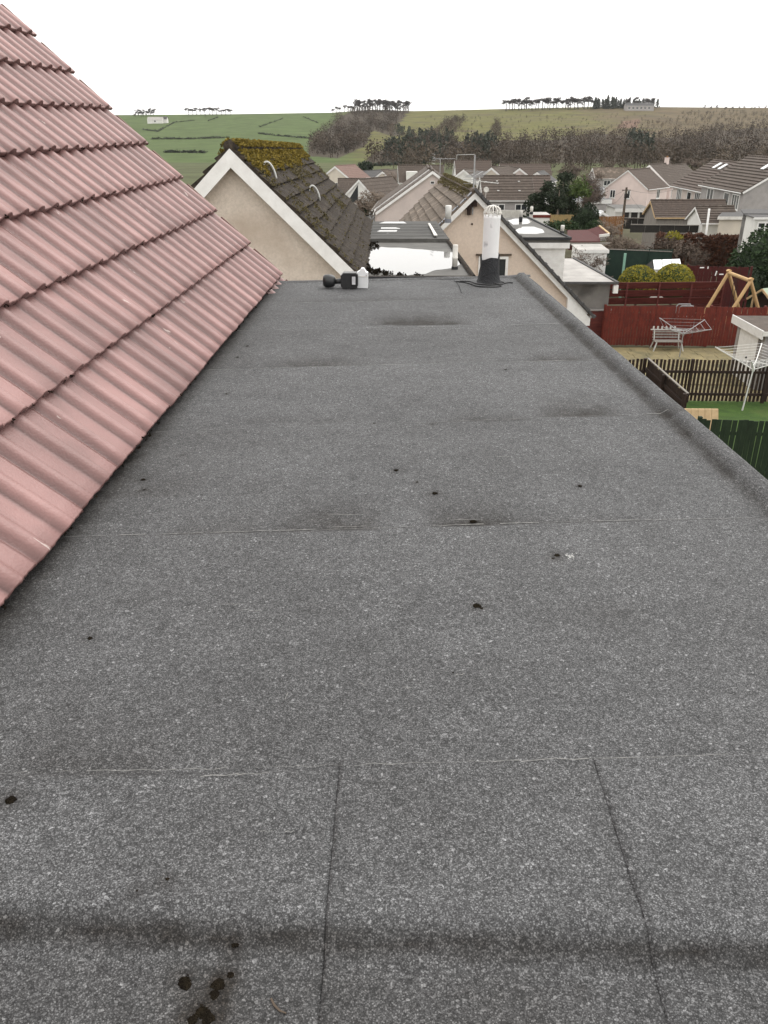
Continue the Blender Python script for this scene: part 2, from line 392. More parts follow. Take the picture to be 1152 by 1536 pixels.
# ================================================================== THE SETTING
W1 = [(512, 174), (535, 166), (560, 164), (615, 166), (604, 180), (588, 192), (606, 203), (585, 203), (560, 197), (545, 222), (505, 238), (460, 234), (466, 214), (492, 194)]
W2 = [(540, 246), (560, 232), (590, 220), (625, 205), (655, 200), (690, 212), (760, 212), (850, 207), (900, 200), (950, 206), (1020, 205), (1080, 196), (1160, 190), (1400, 190), (1400, 262), (1000, 262), (850, 258), (640, 256), (545, 252)]
W3 = [(1020, 170), (1060, 168), (1160, 168), (1160, 192), (1080, 196), (1030, 190)]
W4 = [(652, 205), (668, 184), (690, 178), (700, 183), (680, 205)]
W5 = [(735, 210), (738, 185), (745, 180), (752, 195), (748, 212)]
W6 = [(880, 205), (930, 185), (1020, 180), (1030, 192), (960, 206)]
def cover(px, py, x, y):
    nz = noise.noise(Vector((x / 60, y / 60, 1))) ; n2 = noise.noise(Vector((x / 22, y / 22, 7)))
    if y < 420:
        v = .5 + .5 * nz
        if y > 230: return (lerp(.070, .085, v), lerp(.078, .092, v), .040)
        return (lerp(.075, .09, v), lerp(.068, .085, v), lerp(.05, .045, v))
    green = (.070, .098, .034); olive = (.108, .104, .036); brown = (.108, .084, .050)
    t = min(1, max(0, (px - 500) / 60 + nz * .4)); c = [lerp(green[i], olive[i], t) for i in range(3)]
    t = min(1, max(0, (px - 840) / 130 + nz * .7 + n2 * .4)); c = [lerp(c[i], brown[i], t) for i in range(3)]
    if px > 520:
        t = max(0, min(1, 2.2 * noise.noise(Vector((x / 34, y / 16, 11))) - .1)) * .85; c = [lerp(c[i], (.085, .066, .044)[i], t) for i in range(3)]
    if inpoly(px + n2 * 5, py + nz * 2, W1) or inpoly(px + n2 * 6, py + nz * 3, W2): c = [.058, .046, .034]
    if inpoly(px, py, [(925, 192), (935, 182), (962, 178), (955, 192)]): c = [.15, .095, .07]
    return tuple(c)
mb = MB(); cov = []
rows = [-40 + 5 * i for i in range(12)] + [20 * 1.045 ** i for i in range(1, 70)]
rows = [r for r in rows if r < 415] + [420 + (YC - 420) * i / 90 for i in range(91)] + [YC * 1.08, YC * 1.3, YC * 1.8, YC * 3]
NC = 420
def gx(i, y): 
    u = -1 + 2 * i / NC
    return (u * .55 + u ** 5 * .9) * (y + 70)
for y in rows:
    for i in range(NC + 1):
        x = gx(i, y); z = gz(x, y); mb.v.append(Vector((x, y, z)))
        p_ = pix((x, y, z)) if y > 300 else (0, 0); cov.append(cover(p_[0], p_[1], x, y))
for j in range(len(rows) - 1):
    for i in range(NC):
        a = j * (NC + 1) + i; mb.f.append((a, a + 1, a + NC + 2, a + NC + 1)); mb.mi.append(0)
ter = struct('ground', mb, 'countryside', True); attr(ter.data, 'cover', cov)

# woodland on the hillside: uncountable, one mass each
rng = random.Random(5)
def wood(name, m, label, cat, regions, seed, blob):
    rg = random.Random(seed); b = MB()
    for poly, n, h0, h1 in regions:
        xs = [q[0] for q in poly]; ys = [q[1] for q in poly]; k = 0; tries = 0
        while k < n and tries < n * 12:
            tries += 1
            px, py = rg.uniform(min(xs), max(xs)), rg.uniform(min(ys), max(ys))
            if not inpoly(px, py, poly): continue
            if noise.noise(Vector((px / 14, py / 7, seed))) < -.25: continue
            p_ = G(px, py)
            if p_.y > YC - 2: continue
            k += 1; h = rg.uniform(h0, h1); r = h * rg.uniform(.30, .5)
            if blob:
                b.leaves(p_ + Vector((0, 0, h * .55)), (r, r, h * .5), 60, h * .055, rg, .15)
                b.tube([p_, p_ + Vector((0, 0, h * .5))], [h * .025, h * .015], 3, False)
            else:
                for lv in range(4):
                    b.leaves(p_ + Vector((0, 0, h * (.2 + .2 * lv))), (r * (.8 - .19 * lv), r * (.8 - .19 * lv), h * .16), 16, h * .07, rg, .3)
    o = solo(name, b, m, label, cat, (0, 0, 0)); o['kind'] = 'stuff'; return o
wood('woodland', 'wood_far', 'bare brown winter woodland covering the lower hillside', 'woodland',
     [(W1, 420, 5, 9.5), (W2, 1400, 5, 10), (W3, 170, 2, 5), (W4, 110, 4, 8), (W5, 60, 3, 7), (W6, 130, 1.5, 4), ([(620, 205), (640, 176), (900, 172), (1150, 172), (1150, 200), (700, 212)], 480, .8, 3.4)], 3, True)
wood('conifer_wood', 'conifer_far', 'dark conifer patches standing among the bare hillside wood', 'woodland',
     [([(560, 246), (600, 225), (650, 205), (680, 215), (670, 245), (600, 248)], 90, 6, 11), ([(695, 240), (700, 218), (745, 218), (740, 245)], 45, 7, 11),
      ([(930, 235), (945, 215), (980, 222), (975, 245)], 40, 8, 12), ([(585, 203), (600, 198), (625, 212), (612, 214)], 20, 6, 9)], 8, False)
b = MB(); rg = random.Random(12)
for line in [[(215, 195), (238, 198)], [(236, 198), (262, 184), (292, 181)], [(228, 209), (285, 209), (345, 207)], [(388, 201), (425, 205), (474, 209)], [(248, 229), (310, 230)],
             [(390, 191), (425, 178)], [(312, 182), (328, 176)], [(540, 250), (640, 246)], [(455, 176), (480, 186)]]:
    for (a, c) in zip(line, line[1:]):
        n = int(math.dist(a, c) * 1.1)
        for i in range(n):
            if rg.random() < .2: continue
            t = i / n; p_ = G(lerp(a[0], c[0], t), lerp(a[1], c[1], t)); h = rg.uniform(.8, 2.0)
            b.leaves(p_ + Vector((0, 0, h * .4)), (h * .8, h * .8, h * .5), 12, h * .3, rg, .2)
o = solo('field_hedges', b, 'conifer_far', 'thin dark hedgerows dividing the green hill fields', 'hedge', (0, 0, 0)); o['kind'] = 'stuff'

# ================================================================== OWN ROOF
FZ = CZ - 1.1                                   # felt level
TH = R(44.57); UP = Vector((-cos(TH), 0, sin(TH))); NRM = Vector((sin(TH), 0, cos(TH)))
EAVE = Vector((-.959, 0, CZ - 1.04)); GA = .336; YV = 6.64
house = thing('house', 'house in the foreground with pink ribbed tiles and grey felt flat roof', 'house', (-1.0, 3.0, gz(0, 3)))
def kx(y): return 1.355 - .062 * y              # outer top line of the right kerb
seams = [((0, 1168), (1152, 1137)), ((100, 808), (1152, 778)), ((230, 650), (1010, 622)), ((320, 557), (905, 541)), ((385, 497), (850, 487)), ((400, 456), (828, 449))]
SL = []
for a, c in seams:
    a = onz(*a, FZ); c = onz(*c, FZ); k = (c.y - a.y) / (c.x - a.x); SL.append((a.y - k * a.x, k))
SL.append((6.60, .17))
def seam_y(i, x): return SL[i][0] + SL[i][1] * x
BL = []
for cx, cy, hw, dp, st in [(630, 487, 75, 14, .75), (620, 487, 50, 8, .4), (840, 541, 45, 7, .7), (875, 625, 60, 20, .95), (730, 632, 60, 10, .5), (495, 793, 75, 34, .72), (705, 788, 70, 24, .6), (470, 550, 60, 12, .55),
                           (230, 745, 60, 30, .25), (455, 632, 90, 8, .3), (330, 800, 70, 22, .35), (120, 1160, 110, 60, .35), (1090, 625, 120, 22, .45), (560, 452, 120, 5, .4), (850, 785, 120, 10, .3)]:
    p0 = onz(cx, cy, FZ); p1 = onz(cx + hw, cy, FZ); p2 = onz(cx, cy - dp, FZ); BL.append((p0.x, p0.y, (p1 - p0).x, p2.y - p0.y, st))
clumps = [(18, 1205, 11), (250, 1327, 6.5), (207, 1345, 4.5), (275, 1453, 11), (344, 1445, 7.5), (326, 1462, 11), (320, 1474, 8), (300, 1498, 11), (286, 1512, 9), (312, 1512, 10), (308, 1530, 8), (350, 1405, 6), (835, 837, 6), (830, 842, 4), (715, 911, 6), (721, 915, 3),
          (870, 731, 3.6), (595, 707, 4), (652, 742, 4.2), (625, 725, 2), (648, 637, 3.5), (562, 636, 2.6), (758, 556, 3), (214, 722, 4), (217, 737, 2), (371, 520, 2.6), (356, 537, 2), (135, 960, 4), (710, 785, 6), (340, 592, 2), (275, 685, 2), (680, 1012, 1.6), (875, 1475, 2.4)]
CLW = []
for px, py, r in clumps:
    p_ = onz(px, py, FZ); CLW.append((p_.x, p_.y, r * (p_ - Vector((0, 0, CZ))).length / FPX))
def stain_shade(x, y):
    nz = noise.noise(Vector((x * 5, y * 5, 0))); n2 = noise.noise(Vector((x * 16, y * 12, 4))); s = 0
    for bx, by, hw, dp, st in BL:
        dx = (x - bx) / hw * (1 + .25 * nz); dy = y - (by + .09 * (x - bx))
        if abs(dx) < 2 and -.02 < dy < dp * 5:
            s += st * math.exp(-dx ** 4) * math.exp(-(max(0, dy) / dp) ** 1.3) * (1 + .5 * n2)
    for cx, cy, cr in CLW:
        d2 = ((x - cx) ** 2 + (y - cy) ** 2) / (cr * 1.9 + .004) ** 2
        if d2 < 6: s += .5 * math.exp(-d2) * (1 + .8 * n2)
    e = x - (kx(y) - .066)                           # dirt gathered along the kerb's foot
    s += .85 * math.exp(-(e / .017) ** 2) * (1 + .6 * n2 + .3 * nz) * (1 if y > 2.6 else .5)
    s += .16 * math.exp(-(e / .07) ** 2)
    s += .55 * math.exp(-((x + 1.0) / .07) ** 2) + .18 * math.exp(-((x + 1.0) / .25) ** 2)  # shade under the tile eave painted into the felt
    yc = .825 - .02 * x
    s += .78 * math.exp(-((y - yc) / .015) ** 2) * (1 + .7 * nz + .4 * n2) + .30 * max(0, min(1, (yc - y) / .05)) * (1 + nz)  # shade of the crease painted in darker, with gathered dirt
    s += .12 * max(0, nz) + .14 * max(0, noise.noise(Vector((x * 1.5 + 3, y * 1.2, 8)))) - .10 * max(0, noise.noise(Vector((x * 2.1 + 9, y * 1.9, 2))))
    s += .3 * math.exp(-((y - 1.75) / .05) ** 2) * max(0, nz) 
    return max(-.15, min(1, s))
def relief(x, y):
    yc = .825 - .02 * x
    t = max(0, min(1, (y - (yc - .03)) / .06)); t = t * t * (3 - 2 * t)
    z = -.030 * (1 - t) + .006 * math.exp(-((y - yc - .05) / .03) ** 2)
    z += .004 * noise.noise(Vector((x * 1.2, y * 1.4, 5))) + .0022 * noise.noise(Vector((x * 4, y * 6, 9)))
    e = x - (kx(y) - .058)
    if e > -.05:
        t = max(0, min(1, (e + .008) / .042)); z += .030 * t * t * (3 - 2 * t)
    return z
SHEETS = []
def sheet(name, x0, x1, y0f, y1f, nx, ny, dz=0.0, label=None):
    b = MB(); vals = []
    def fn(s, t):
        xa = x0(0) if callable(x0) else x0
        ym = lerp(y0f(0), y1f(0), t)
        xl = x0(ym) if callable(x0) else x0; xr = x1(ym) if callable(x1) else x1
        x = lerp(xl, xr, s); y = lerp(y0f(x), y1f(x), t)
        if t == 1: y += .006 * noise.noise(Vector((x * 6, y * 3, 2)))
        return (x, y, FZ + dz + .001 + .0055 * t + relief(x, y))
    b.grid(fn, nx, ny)
    top = list(b.v); tone = .07 * math.sin(len(SHEETS) * 2.3); SHEETS.append(1); vals = [max(-.2, stain_shade(q.x, q.y) + tone) for q in top]
    loop = list(range(nx + 1)) + [j * (nx + 1) + nx for j in range(1, ny + 1)] + [ny * (nx + 1) + i for i in range(nx - 1, -1, -1)] + [j * (nx + 1) for j in range(ny - 1, 0, -1)]
    k = len(b.v)
    for i in loop: b.v.append(top[i] - Vector((0, 0, .0032))); vals.append(.25)
    n = len(loop)
    for i in range(n): b.f.append((loop[i], k + i, k + (i + 1) % n, loop[(i + 1) % n])); b.mi.append(0)
    o = part(name, b, 'mineral_felt', house, smooth=True); attr(o.data, 'stain_shade', vals)
    return o
XL = -1.16
xr = lambda y: kx(y) + .003
deck = MB().prism([(XL, -.6, FZ - .28), (kx(-.6) - .02, -.6, FZ - .28), (kx(6.6) - .02, 6.6, FZ - .28), (XL, 6.3, FZ - .28)], (0, 0, .22)); part('roof_deck', deck, 'black_wood', house)
sA = lambda y: onz(510, 1155, FZ).x + (1.18 - y) * .012; sB = lambda y: lerp(onz(890, 1148, FZ).x, onz(1010, 1536, FZ).x, (1.2 - y) / .49)
fa, fb = onz(890, 1148, FZ), onz(1010, 1536, FZ)
near = lambda x: -.6
f0 = lambda x: seam_y(0, x)
sheet('felt_sheet', XL, lambda y: sA(y), near, lambda x: seam_y(0, x) - .004, 70, 110)
sheet('felt_sheet', sA, lambda y: sB(y) + .03, near, lambda x: seam_y(0, x) + .012, 60, 110, .003)
sheet('felt_sheet', sB, xr, near, f0, 60, 110, .006)
for i in range(6):
    sheet('felt_sheet', XL, xr, (lambda x, i=i: seam_y(i, x) - .07), (lambda x, i=i: seam_y(i + 1, x)), 104, 56 if i < 2 else 44)
# lit edge of each lap painted as a broken pale lip, plus scuffs
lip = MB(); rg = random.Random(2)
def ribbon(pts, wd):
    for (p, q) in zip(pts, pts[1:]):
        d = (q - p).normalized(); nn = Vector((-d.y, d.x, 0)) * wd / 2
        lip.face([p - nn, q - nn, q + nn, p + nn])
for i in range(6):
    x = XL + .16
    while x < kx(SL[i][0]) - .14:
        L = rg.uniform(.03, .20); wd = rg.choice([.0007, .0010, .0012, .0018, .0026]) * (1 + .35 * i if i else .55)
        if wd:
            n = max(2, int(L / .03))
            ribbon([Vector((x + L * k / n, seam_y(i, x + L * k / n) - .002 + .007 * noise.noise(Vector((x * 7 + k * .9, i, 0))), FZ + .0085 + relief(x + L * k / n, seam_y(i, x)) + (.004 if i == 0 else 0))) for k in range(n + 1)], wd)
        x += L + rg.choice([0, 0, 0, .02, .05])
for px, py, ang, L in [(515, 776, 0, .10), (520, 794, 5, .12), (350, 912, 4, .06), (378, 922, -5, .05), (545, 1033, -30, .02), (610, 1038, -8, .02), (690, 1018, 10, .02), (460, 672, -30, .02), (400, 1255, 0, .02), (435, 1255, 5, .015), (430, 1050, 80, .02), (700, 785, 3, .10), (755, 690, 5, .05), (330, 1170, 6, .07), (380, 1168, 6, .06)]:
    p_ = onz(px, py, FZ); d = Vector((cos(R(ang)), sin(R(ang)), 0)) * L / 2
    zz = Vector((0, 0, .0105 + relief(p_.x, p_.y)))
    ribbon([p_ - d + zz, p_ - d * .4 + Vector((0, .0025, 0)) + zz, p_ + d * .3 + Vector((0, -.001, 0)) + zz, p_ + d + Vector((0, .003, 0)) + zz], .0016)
part('lit_laps_and_scuffs', lip, 'pale_line', house, kind='stuff')
# kerb wrapped in felt along the right edge
kb = MB(); kv = []
prof = [(-.020, .024), (.0, .029), (.010, .0315), (.018, .029), (.023, .020), (.025, -.12)]
ny = 150
def kfn(s, t):
    y = lerp(-.6, 6.80, t); k = s * (len(prof) - 1); a = int(min(k, len(prof) - 2)); o_, h = [lerp(prof[a][i], prof[a + 1][i], k - a) for i in (0, 1)]
    x = kx(y) + o_ + .004 * noise.noise(Vector((y * 2, 1, 0)))
    if t > .965: h -= (t - .965) * .6
    return (x, y, FZ + h + .003 + .004 * noise.noise(Vector((y * 5, s, 3))))
kb.grid(kfn, len(prof) - 1, ny); kv = [max(0, .25 * noise.noise(Vector((q.x * 9, q.y * 4, 1)))) + (.4 if q.z < FZ + .03 else 0) for q in kb.v]
o = part('kerb', kb, 'mineral_felt', house, smooth=True); attr(o.data, 'stain_shade', kv)
# far upstand where the felt turns over the gable end
ub = MB()
def ufn(s, t):
    x = lerp(XL, 1.0, s); y = seam_y(6, x); q = [(-.05, .006), (-.02, .014), (.0, .016), (.02, .010), (.03, -.02), (.032, -.16)]
    k = t * 5; a = int(min(k, 4)); dy, h = [lerp(q[a][i], q[a + 1][i], k - a) for i in (0, 1)]
    return (x, y + dy + .008 * noise.noise(Vector((x * 3, 0, 0))), FZ + h + .006 * noise.noise(Vector((x * 4, 2, 0))) + (.008 * math.exp(-((x - .93) / .06) ** 2)))
ub.grid(ufn, 60, 5); uv = [.15 + .3 * noise.noise(Vector((q.x * 7, q.y * 7, 3))) for q in ub.v]
o = part('edge_trim', ub, 'mineral_felt', house, smooth=True); attr(o.data, 'stain_shade', uv)
# walls beneath
wb = MB(); zb = gz(0, 3) - 1.5
wb.prism([(XL, -.5, zb), (kx(-.5) - .08, -.5, zb), (kx(6.5) - .08, 6.45, zb), (XL, 6.2, zb)], (0, 0, FZ - .285 - zb)); part('wall', wb, 'beige_render', house)
RZ = EAVE.z + 7.1 * GA * 1.0 * sin(TH)
gbm = MB(); ridge = EAVE + UP * (GA * 10.3)
gp = [(EAVE.x - .02, 6.5, zb), (EAVE.x - .02, 6.5, EAVE.z - .12), (ridge.x, 6.5, ridge.z - .12), (ridge.x * 2 - EAVE.x - 2, 6.5, EAVE.z - 2.1), (ridge.x * 2 - EAVE.x - 2, 6.5, zb)]
gbm.prism(gp, (0, -7.1, 0)); part('gable_wall', gbm, 'beige_render', house)
fb_ = MB().box((XL + .02, 3.0, FZ + .03), (.03, 7.2, .12)); part('fascia', fb_, 'black_wood', house)
# --- tiled slope: every tile its own piece
us = MB(); e0 = EAVE - NRM * .105
us.prism([e0 + UP * -.01 + Vector((0, -.6, 0)), e0 + UP * 3.46 + Vector((0, -.6, 0)), e0 + UP * 3.46 - NRM * .03 + Vector((0, -.6, 0)), e0 - UP * .01 - NRM * .03 + Vector((0, -.6, 0))], (0, YV - .03 + .6, 0))
slope = part('tiled_slope', us, 'black_wood', house)
bs = MB(); q0 = ridge - NRM * .03; q1 = Vector((ridge.x * 2 - EAVE.x - 2, 0, EAVE.z - 2.1))
bs.prism([q0 + Vector((0, -.6, 0)), q1 + Vector((-.2, -.6, 0)), q1 + Vector((-.2, -.6, .05)), q0 + Vector((0, -.6, .05))], (0, YV + .6, 0)); part('rear_slope', bs, 'pinkish_tile', house)
PER, TL = .170, .415
def prof_h(x):
    u = (x / PER) % 1.0
    d = min(abs(u - .30), 1 - abs(u - .30))
    r = .235
    return .026 * cos(pi / 2 * d / r) ** .8 if d < r else 0.0
def tile_mesh(seed):
    rg = random.Random(seed); b = MB(); st = []; NX = 28
    ysr = [(0.0, -.004), (.006, 0), (.06, .001), (.20, 0), (TL, 0)]
    for (yy, dz) in ysr:
        for i in range(NX + 1):
            x = 2 * PER * i / NX * 1.012 - .002
            h = prof_h(x)
            z = h + .036 * (1 - yy / GA) + dz + rg.uniform(-.0004, .0004)
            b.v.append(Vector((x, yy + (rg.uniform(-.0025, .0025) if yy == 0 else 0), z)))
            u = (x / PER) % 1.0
            g = .92 * math.exp(-((u - .080) / .064) ** 2) + .92 * math.exp(-((u - 1.080) / .064) ** 2) + .22 * math.exp(-((u - .545) / .035) ** 2)  # shadow side of each roll painted dark, along with trough dirt
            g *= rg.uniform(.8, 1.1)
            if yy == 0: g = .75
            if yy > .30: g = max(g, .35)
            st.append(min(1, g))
    for j in range(len(ysr) - 1):
        for i in range(NX):
            a = j * (NX + 1) + i; b.f.append((a, a + 1, a + NX + 2, a + NX + 1)); b.mi.append(0)
    k = len(b.v)
    for i in range(NX + 1):
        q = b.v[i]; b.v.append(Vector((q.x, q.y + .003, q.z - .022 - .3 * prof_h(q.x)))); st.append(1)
    for i in range(NX): b.f.append((k + i, k + i + 1, i + 1, i)); b.mi.append(0)
    # closed side
    for i0 in (0, NX):
        ids = [j * (NX + 1) + i0 for j in range(len(ysr))]; kk = len(b.v)
        for q in ids: b.v.append(b.v[q] - Vector((0, 0, .018))); st.append(.9)
        for j in range(len(ids) - 1): b.f.append((ids[j], kk + j, kk + j + 1, ids[j + 1]) if i0 == 0 else (ids[j], ids[j + 1], kk + j + 1, kk + j)); b.mi.append(0)
    me = b.mesh('tile', 'pink_tile', True); attr(me, 'stain_shade', st); return me
TM = [tile_mesh(s) for s in range(4)]
BAS = Matrix(((0, UP.x, NRM.x, 0), (1, 0, NRM.y, 0), (0, UP.z, NRM.z, 0), (0, 0, 0, 1)))
rg = random.Random(9)
for k in range(10):
    for i in range(19):
        y = YV - (i + 1) * 2 * PER
        o_ = EAVE + UP * (GA * k + rg.uniform(-.003, .003)) - NRM * (.036 + .026) + Vector((0, y, 0)) + NRM * rg.uniform(-.0006, .0006)
        M = Matrix.Translation(o_) @ BAS @ Matrix.Rotation(R(rg.uniform(-.10, .10)), 4, 'Z') @ Matrix.Rotation(R(rg.uniform(-.03, .05)), 4, 'Y')
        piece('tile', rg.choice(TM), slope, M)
for i in range(2):       # the course that carries on below the flat roof's end
    piece('tile', TM[i], slope, Matrix.Translation(EAVE + UP * -GA - NRM * .062 + Vector((0, YV - (i + 1) * 2 * PER + .0, 0))) @ BAS)
vb = MB()
for k in range(-1, 10):
    a = EAVE + UP * (GA * k + .02) + Vector((0, YV + .012, 0)) - NRM * .055; c = EAVE + UP * (GA * (k + 1) - .05) + Vector((0, YV + .012, 0)) - NRM * .068
    vb.bar(a, c, .022, .045, NRM)
part('verge_strip', vb, 'pinkish_tile', house)
vb = MB()
for k in range(-1, 10):
    a = EAVE + UP * (GA * k + .01) + Vector((0, YV + .026, 0)) - NRM * .045; c = EAVE + UP * (GA * (k + 1) - .16) + Vector((0, YV + .026, 0)) - NRM * .060
    vb.bar(a, c, .006, .018, NRM)
part('verge_clip', vb, 'cream_render', house)
vb = MB().bar(EAVE + UP * -.5 + Vector((0, YV - .03, 0)) - NRM * .19, EAVE + UP * 3.4 + Vector((0, YV - .03, 0)) - NRM * .19, .03, .2, NRM); part('bargeboard', vb, 'soiled_white', house)
# dark moss tufts caught along the tile tails
mz = MB(); rg = random.Random(31)
for k in range(0, 6):
    for _ in range(46 if k == 0 else 14):
        y = rg.uniform(1.5, 6.4); p_ = EAVE + UP * (GA * k - .004) + Vector((0, y, 0)) + NRM * (-.03 + .02 * rg.random())
        e = rg.uniform(.004, .010)
        mz.leaves(p_, (e, e * 1.6, e), 8, e * .6, rg, .2)
part('eave_moss', mz, 'moss_dark', house, kind='stuff')
# --- flue pipe standing on the felt
fp = onz(733, 424, FZ); fp = Vector((fp.x, fp.y, FZ))
pm = MB().lathe([(.066, 0), (.063, .1), (.062, .30), (.0625, .46), (.064, .475), (.064, .495), (.056, .495), (.056, .43)], fp, n=28)
pipe = part('flue_pipe', pm, 'flue_white' if 'flue_white' in MT else 'soiled_white', house, smooth=True, label='white flue pipe with black felt wrapped round its foot and wire cage top')
mat('flue_white', (.70, .70, .70), (.74, .735, .73), 9, .6, c3=(.22, .22, .23), s3=9, f3=.66); pipe.data.materials[0] = MT['flue_white']
cm = MB()
def cfn(s, t):
    a = 2 * pi * s; tp = .195 + .016 * sin(a + .6) + .010 * sin(3 * a) + .006 * noise.noise(Vector((cos(a) * 2, sin(a) * 2, 1)))
    z = tp * t; r = lerp(.084, .072, t ** .5) + .006 * noise.noise(Vector((cos(a) * 3, sin(a) * 3, z * 14))) + (.012 * (1 - t) ** 6)
    return fp + Vector((cos(a) * r, sin(a) * r, z + .004))
cm.grid(cfn, 40, 10); part('felt_collar', cm, 'black_felt', pipe, smooth=True)
cg = MB()
for k in range(12):
    a = 2 * pi * k / 12; pts = [fp + Vector((cos(a) * .062 * q, sin(a) * .062 * q, z)) for q, z in [(.95, .48), (1.0, .495), (1.04, .515), (.90, .542), (.52, .558), (0.02, .564)]]
    cg.tube(pts, .0042, 5)
cg.tube([fp + Vector((cos(2 * pi * k / 16) * .066, sin(2 * pi * k / 16) * .066, .515)) for k in range(17)], .003, 5)
part('wire_cage', cg, 'soiled_white', pipe, smooth=True)

# ------------------------------------------------------------------ loose things on the felt
def fz(x, y): return FZ + relief(x, y) + .005
rg = random.Random(4); pts = []
p0 = onz(685, 423, FZ)
cab = MB()
def cable(pxs, r=.0045):
    q = []
    for px, py in pxs:
        v_ = onz(px, py, FZ); q.append(Vector((v_.x, v_.y, fz(v_.x, v_.y) + r)))
    out = []
    for i in range(len(q) - 1):
        a = q[max(i - 1, 0)]; b_ = q[i]; c = q[i + 1]; d = q[min(i + 2, len(q) - 1)]
        for k in range(6):
            t = k / 6; out.append(.5 * ((2 * b_) + (c - a) * t + (2 * a - 5 * b_ + 4 * c - d) * t * t + (3 * b_ - a - 3 * c + d) * t ** 3))
    cab.tube(out + [q[-1]], r, 5)
cable([(684, 423.5), (695, 425), (705, 427.5), (716, 431.5), (730, 432.5), (745, 432.5), (752, 430.5), (742, 427.5)])
cable([(690, 423), (705, 424), (716, 428), (735, 429.5), (752, 428), (762, 426), (769, 426.5)])
cable([(742, 426), (750, 424.5), (757, 426), (752, 429)], .004)
solo('loose_cable', cab, 'black_rubber', 'thin black cable lying loose around the foot of the white flue', 'cable', p0, smooth=True)
cab = MB(); cable([(681, 422), (686, 426), (690, 434), (692, 441)], .0025)
solo('thin_cord', cab, 'black_felt', 'short thin grey cord trailing over the felt left of the flue', 'cord', onz(686, 430, FZ))

fl = onz(512, 433, FZ); fl.z = fz(fl.x, fl.y); s_ = .0051
def F(dx, dz, dy=0): return fl + Vector((dx * s_, dy, dz * s_ * 1.02))
lt = thing('security_light', 'black floodlight with round sensor head lying on the far felt edge', 'floodlight', fl)
b = MB().lathe([(.012, 0), (.036, .004), (.046, .020), (.048, .045), (.046, .070), (.038, .086), (.024, .094), (.018, .098)], F(-27, 10), (1, .12, -.02), 24); part('sensor_head', b, 'black_plastic', lt, smooth=True)
b = MB().tube([F(-9, 9), F(-4, 9.5), F(2, 10)], [.017, .019, .022], 12); part('arm', b, 'black_plastic', lt, smooth=True)
hb = MB()
hp = [(0, 2), (3, -1.2), (8, -2.2), (13, -1), (23, 0), (25, 3), (25, 17), (22, 20), (4, 20), (0, 16)]
hb.prism([F(x, z + 2.2, -.045) for x, z in hp], (0, .085, 0)); hs_ = part('lamp_housing', hb, 'black_plastic', lt)
b = MB().prism([F(x, z + 2.2, -.052) for x, z in [(14.5, 2), (24, 2.4), (24, 18.3), (14.5, 18.3)]], (0, .006, 0)); part('lens_frame', b, 'black_rubber', hs_)
b = MB().prism([F(x, z + 2.2, -.056) for x, z in [(16.5, 4.5), (21.5, 4.5), (21.5, 15.5), (16.5, 15.5)]], (0, .003, 0)); part('lens', b, 'lens', hs_)
for dx in (9.5, 12): 
    b = MB().tube([F(dx, 0, -.03), F(dx, -1.6, -.03)], .004, 6); part('terminal_screw', b, 'pale_metal', hs_)
jb = fl + Vector((31 * s_, .03, 0)); jt = thing('junction_box', 'small white plastic box with peaked top beside the black floodlight', 'box', jb)
b = MB(); hwx, d_ = .040, .07
b.prism([jb + Vector((x, -d_ / 2, z)) for x, z in [(-.038, .002), (.040, .0), (.042, .108), (.026, .118), (.012, .140), (-.006, .142), (-.02, .124), (-.040, .112)]], (0, d_, 0)); part('body', b, 'white_plastic', jt)
b = MB().box(jb + Vector((0, -d_ / 2 - .003, .086)), (.072, .006, .004)); part('lid_seam', b, 'soiled_white', jt)
b = MB().tube([jb + Vector((.03, -d_ / 2, .095)), jb + Vector((.03, -d_ / 2 - .006, .095))], .004, 8); part('screw', b, 'metal', jt)

def lump(seed, flat):
    rg = random.Random(seed); b = MB(); n = 9
    for k in range(5):
        c = Vector((rg.uniform(-.5, .5), rg.uniform(-.5, .5), .05)) if k else Vector((0, 0, .1)); r = rg.uniform(.35, .65)
        def fn(s, t):
            th = 2 * pi * s; ph = pi * .62 * t; d = Vector((sin(ph) * cos(th), sin(ph) * sin(th), cos(ph) * flat))
            return c + d * r * (1 + .35 * noise.noise(d * 4 + Vector((seed, k, 0))))
        b.grid(fn, n, 5)
    b.leaves((0, 0, .1), (.9, .9, .3), 40, .12, rg, .3, -.1)
    return b.mesh('moss_clump', 'moss_dark', True)
LM = [lump(s, .55) for s in range(4)]
MOSSL = {(18, 1205): 'round moss clump at the left edge of the picture just past the seam', (250, 1327): 'oval moss scrap midway between the left edge and the sheet joint', (207, 1345): 'faint moss scrap left of the oval scrap',
         (275, 1453): 'round moss clump leftmost below the dark crease', (344, 1445): 'small moss clump rightmost just below the dark crease', (350, 1405): 'small moss scrap just above the dark crease', (308, 1530): 'lowest moss clump at the bottom edge of the picture',
         (835, 837): 'ragged moss scrap immediately left of the bird dropping', (715, 911): 'moss scrap alone in the middle of the wide near felt sheet', (870, 731): 'moss scrap farthest right on the middle sheet', (710, 785): 'flat moss scrap lying on the felt seam',
         (214, 722): 'moss scrap close to the pink eave on the left', (135, 960): 'moss scrap near the left edge below the pink eave', (758, 556): 'tiny moss scrap on the far right part of the felt', (648, 637): 'tiny moss scrap lying just above the third seam', (595, 707): 'moss scrap nearest the centre of the middle sheet', (875, 1475): 'tiny moss scrap right of the slanting sheet joint'}
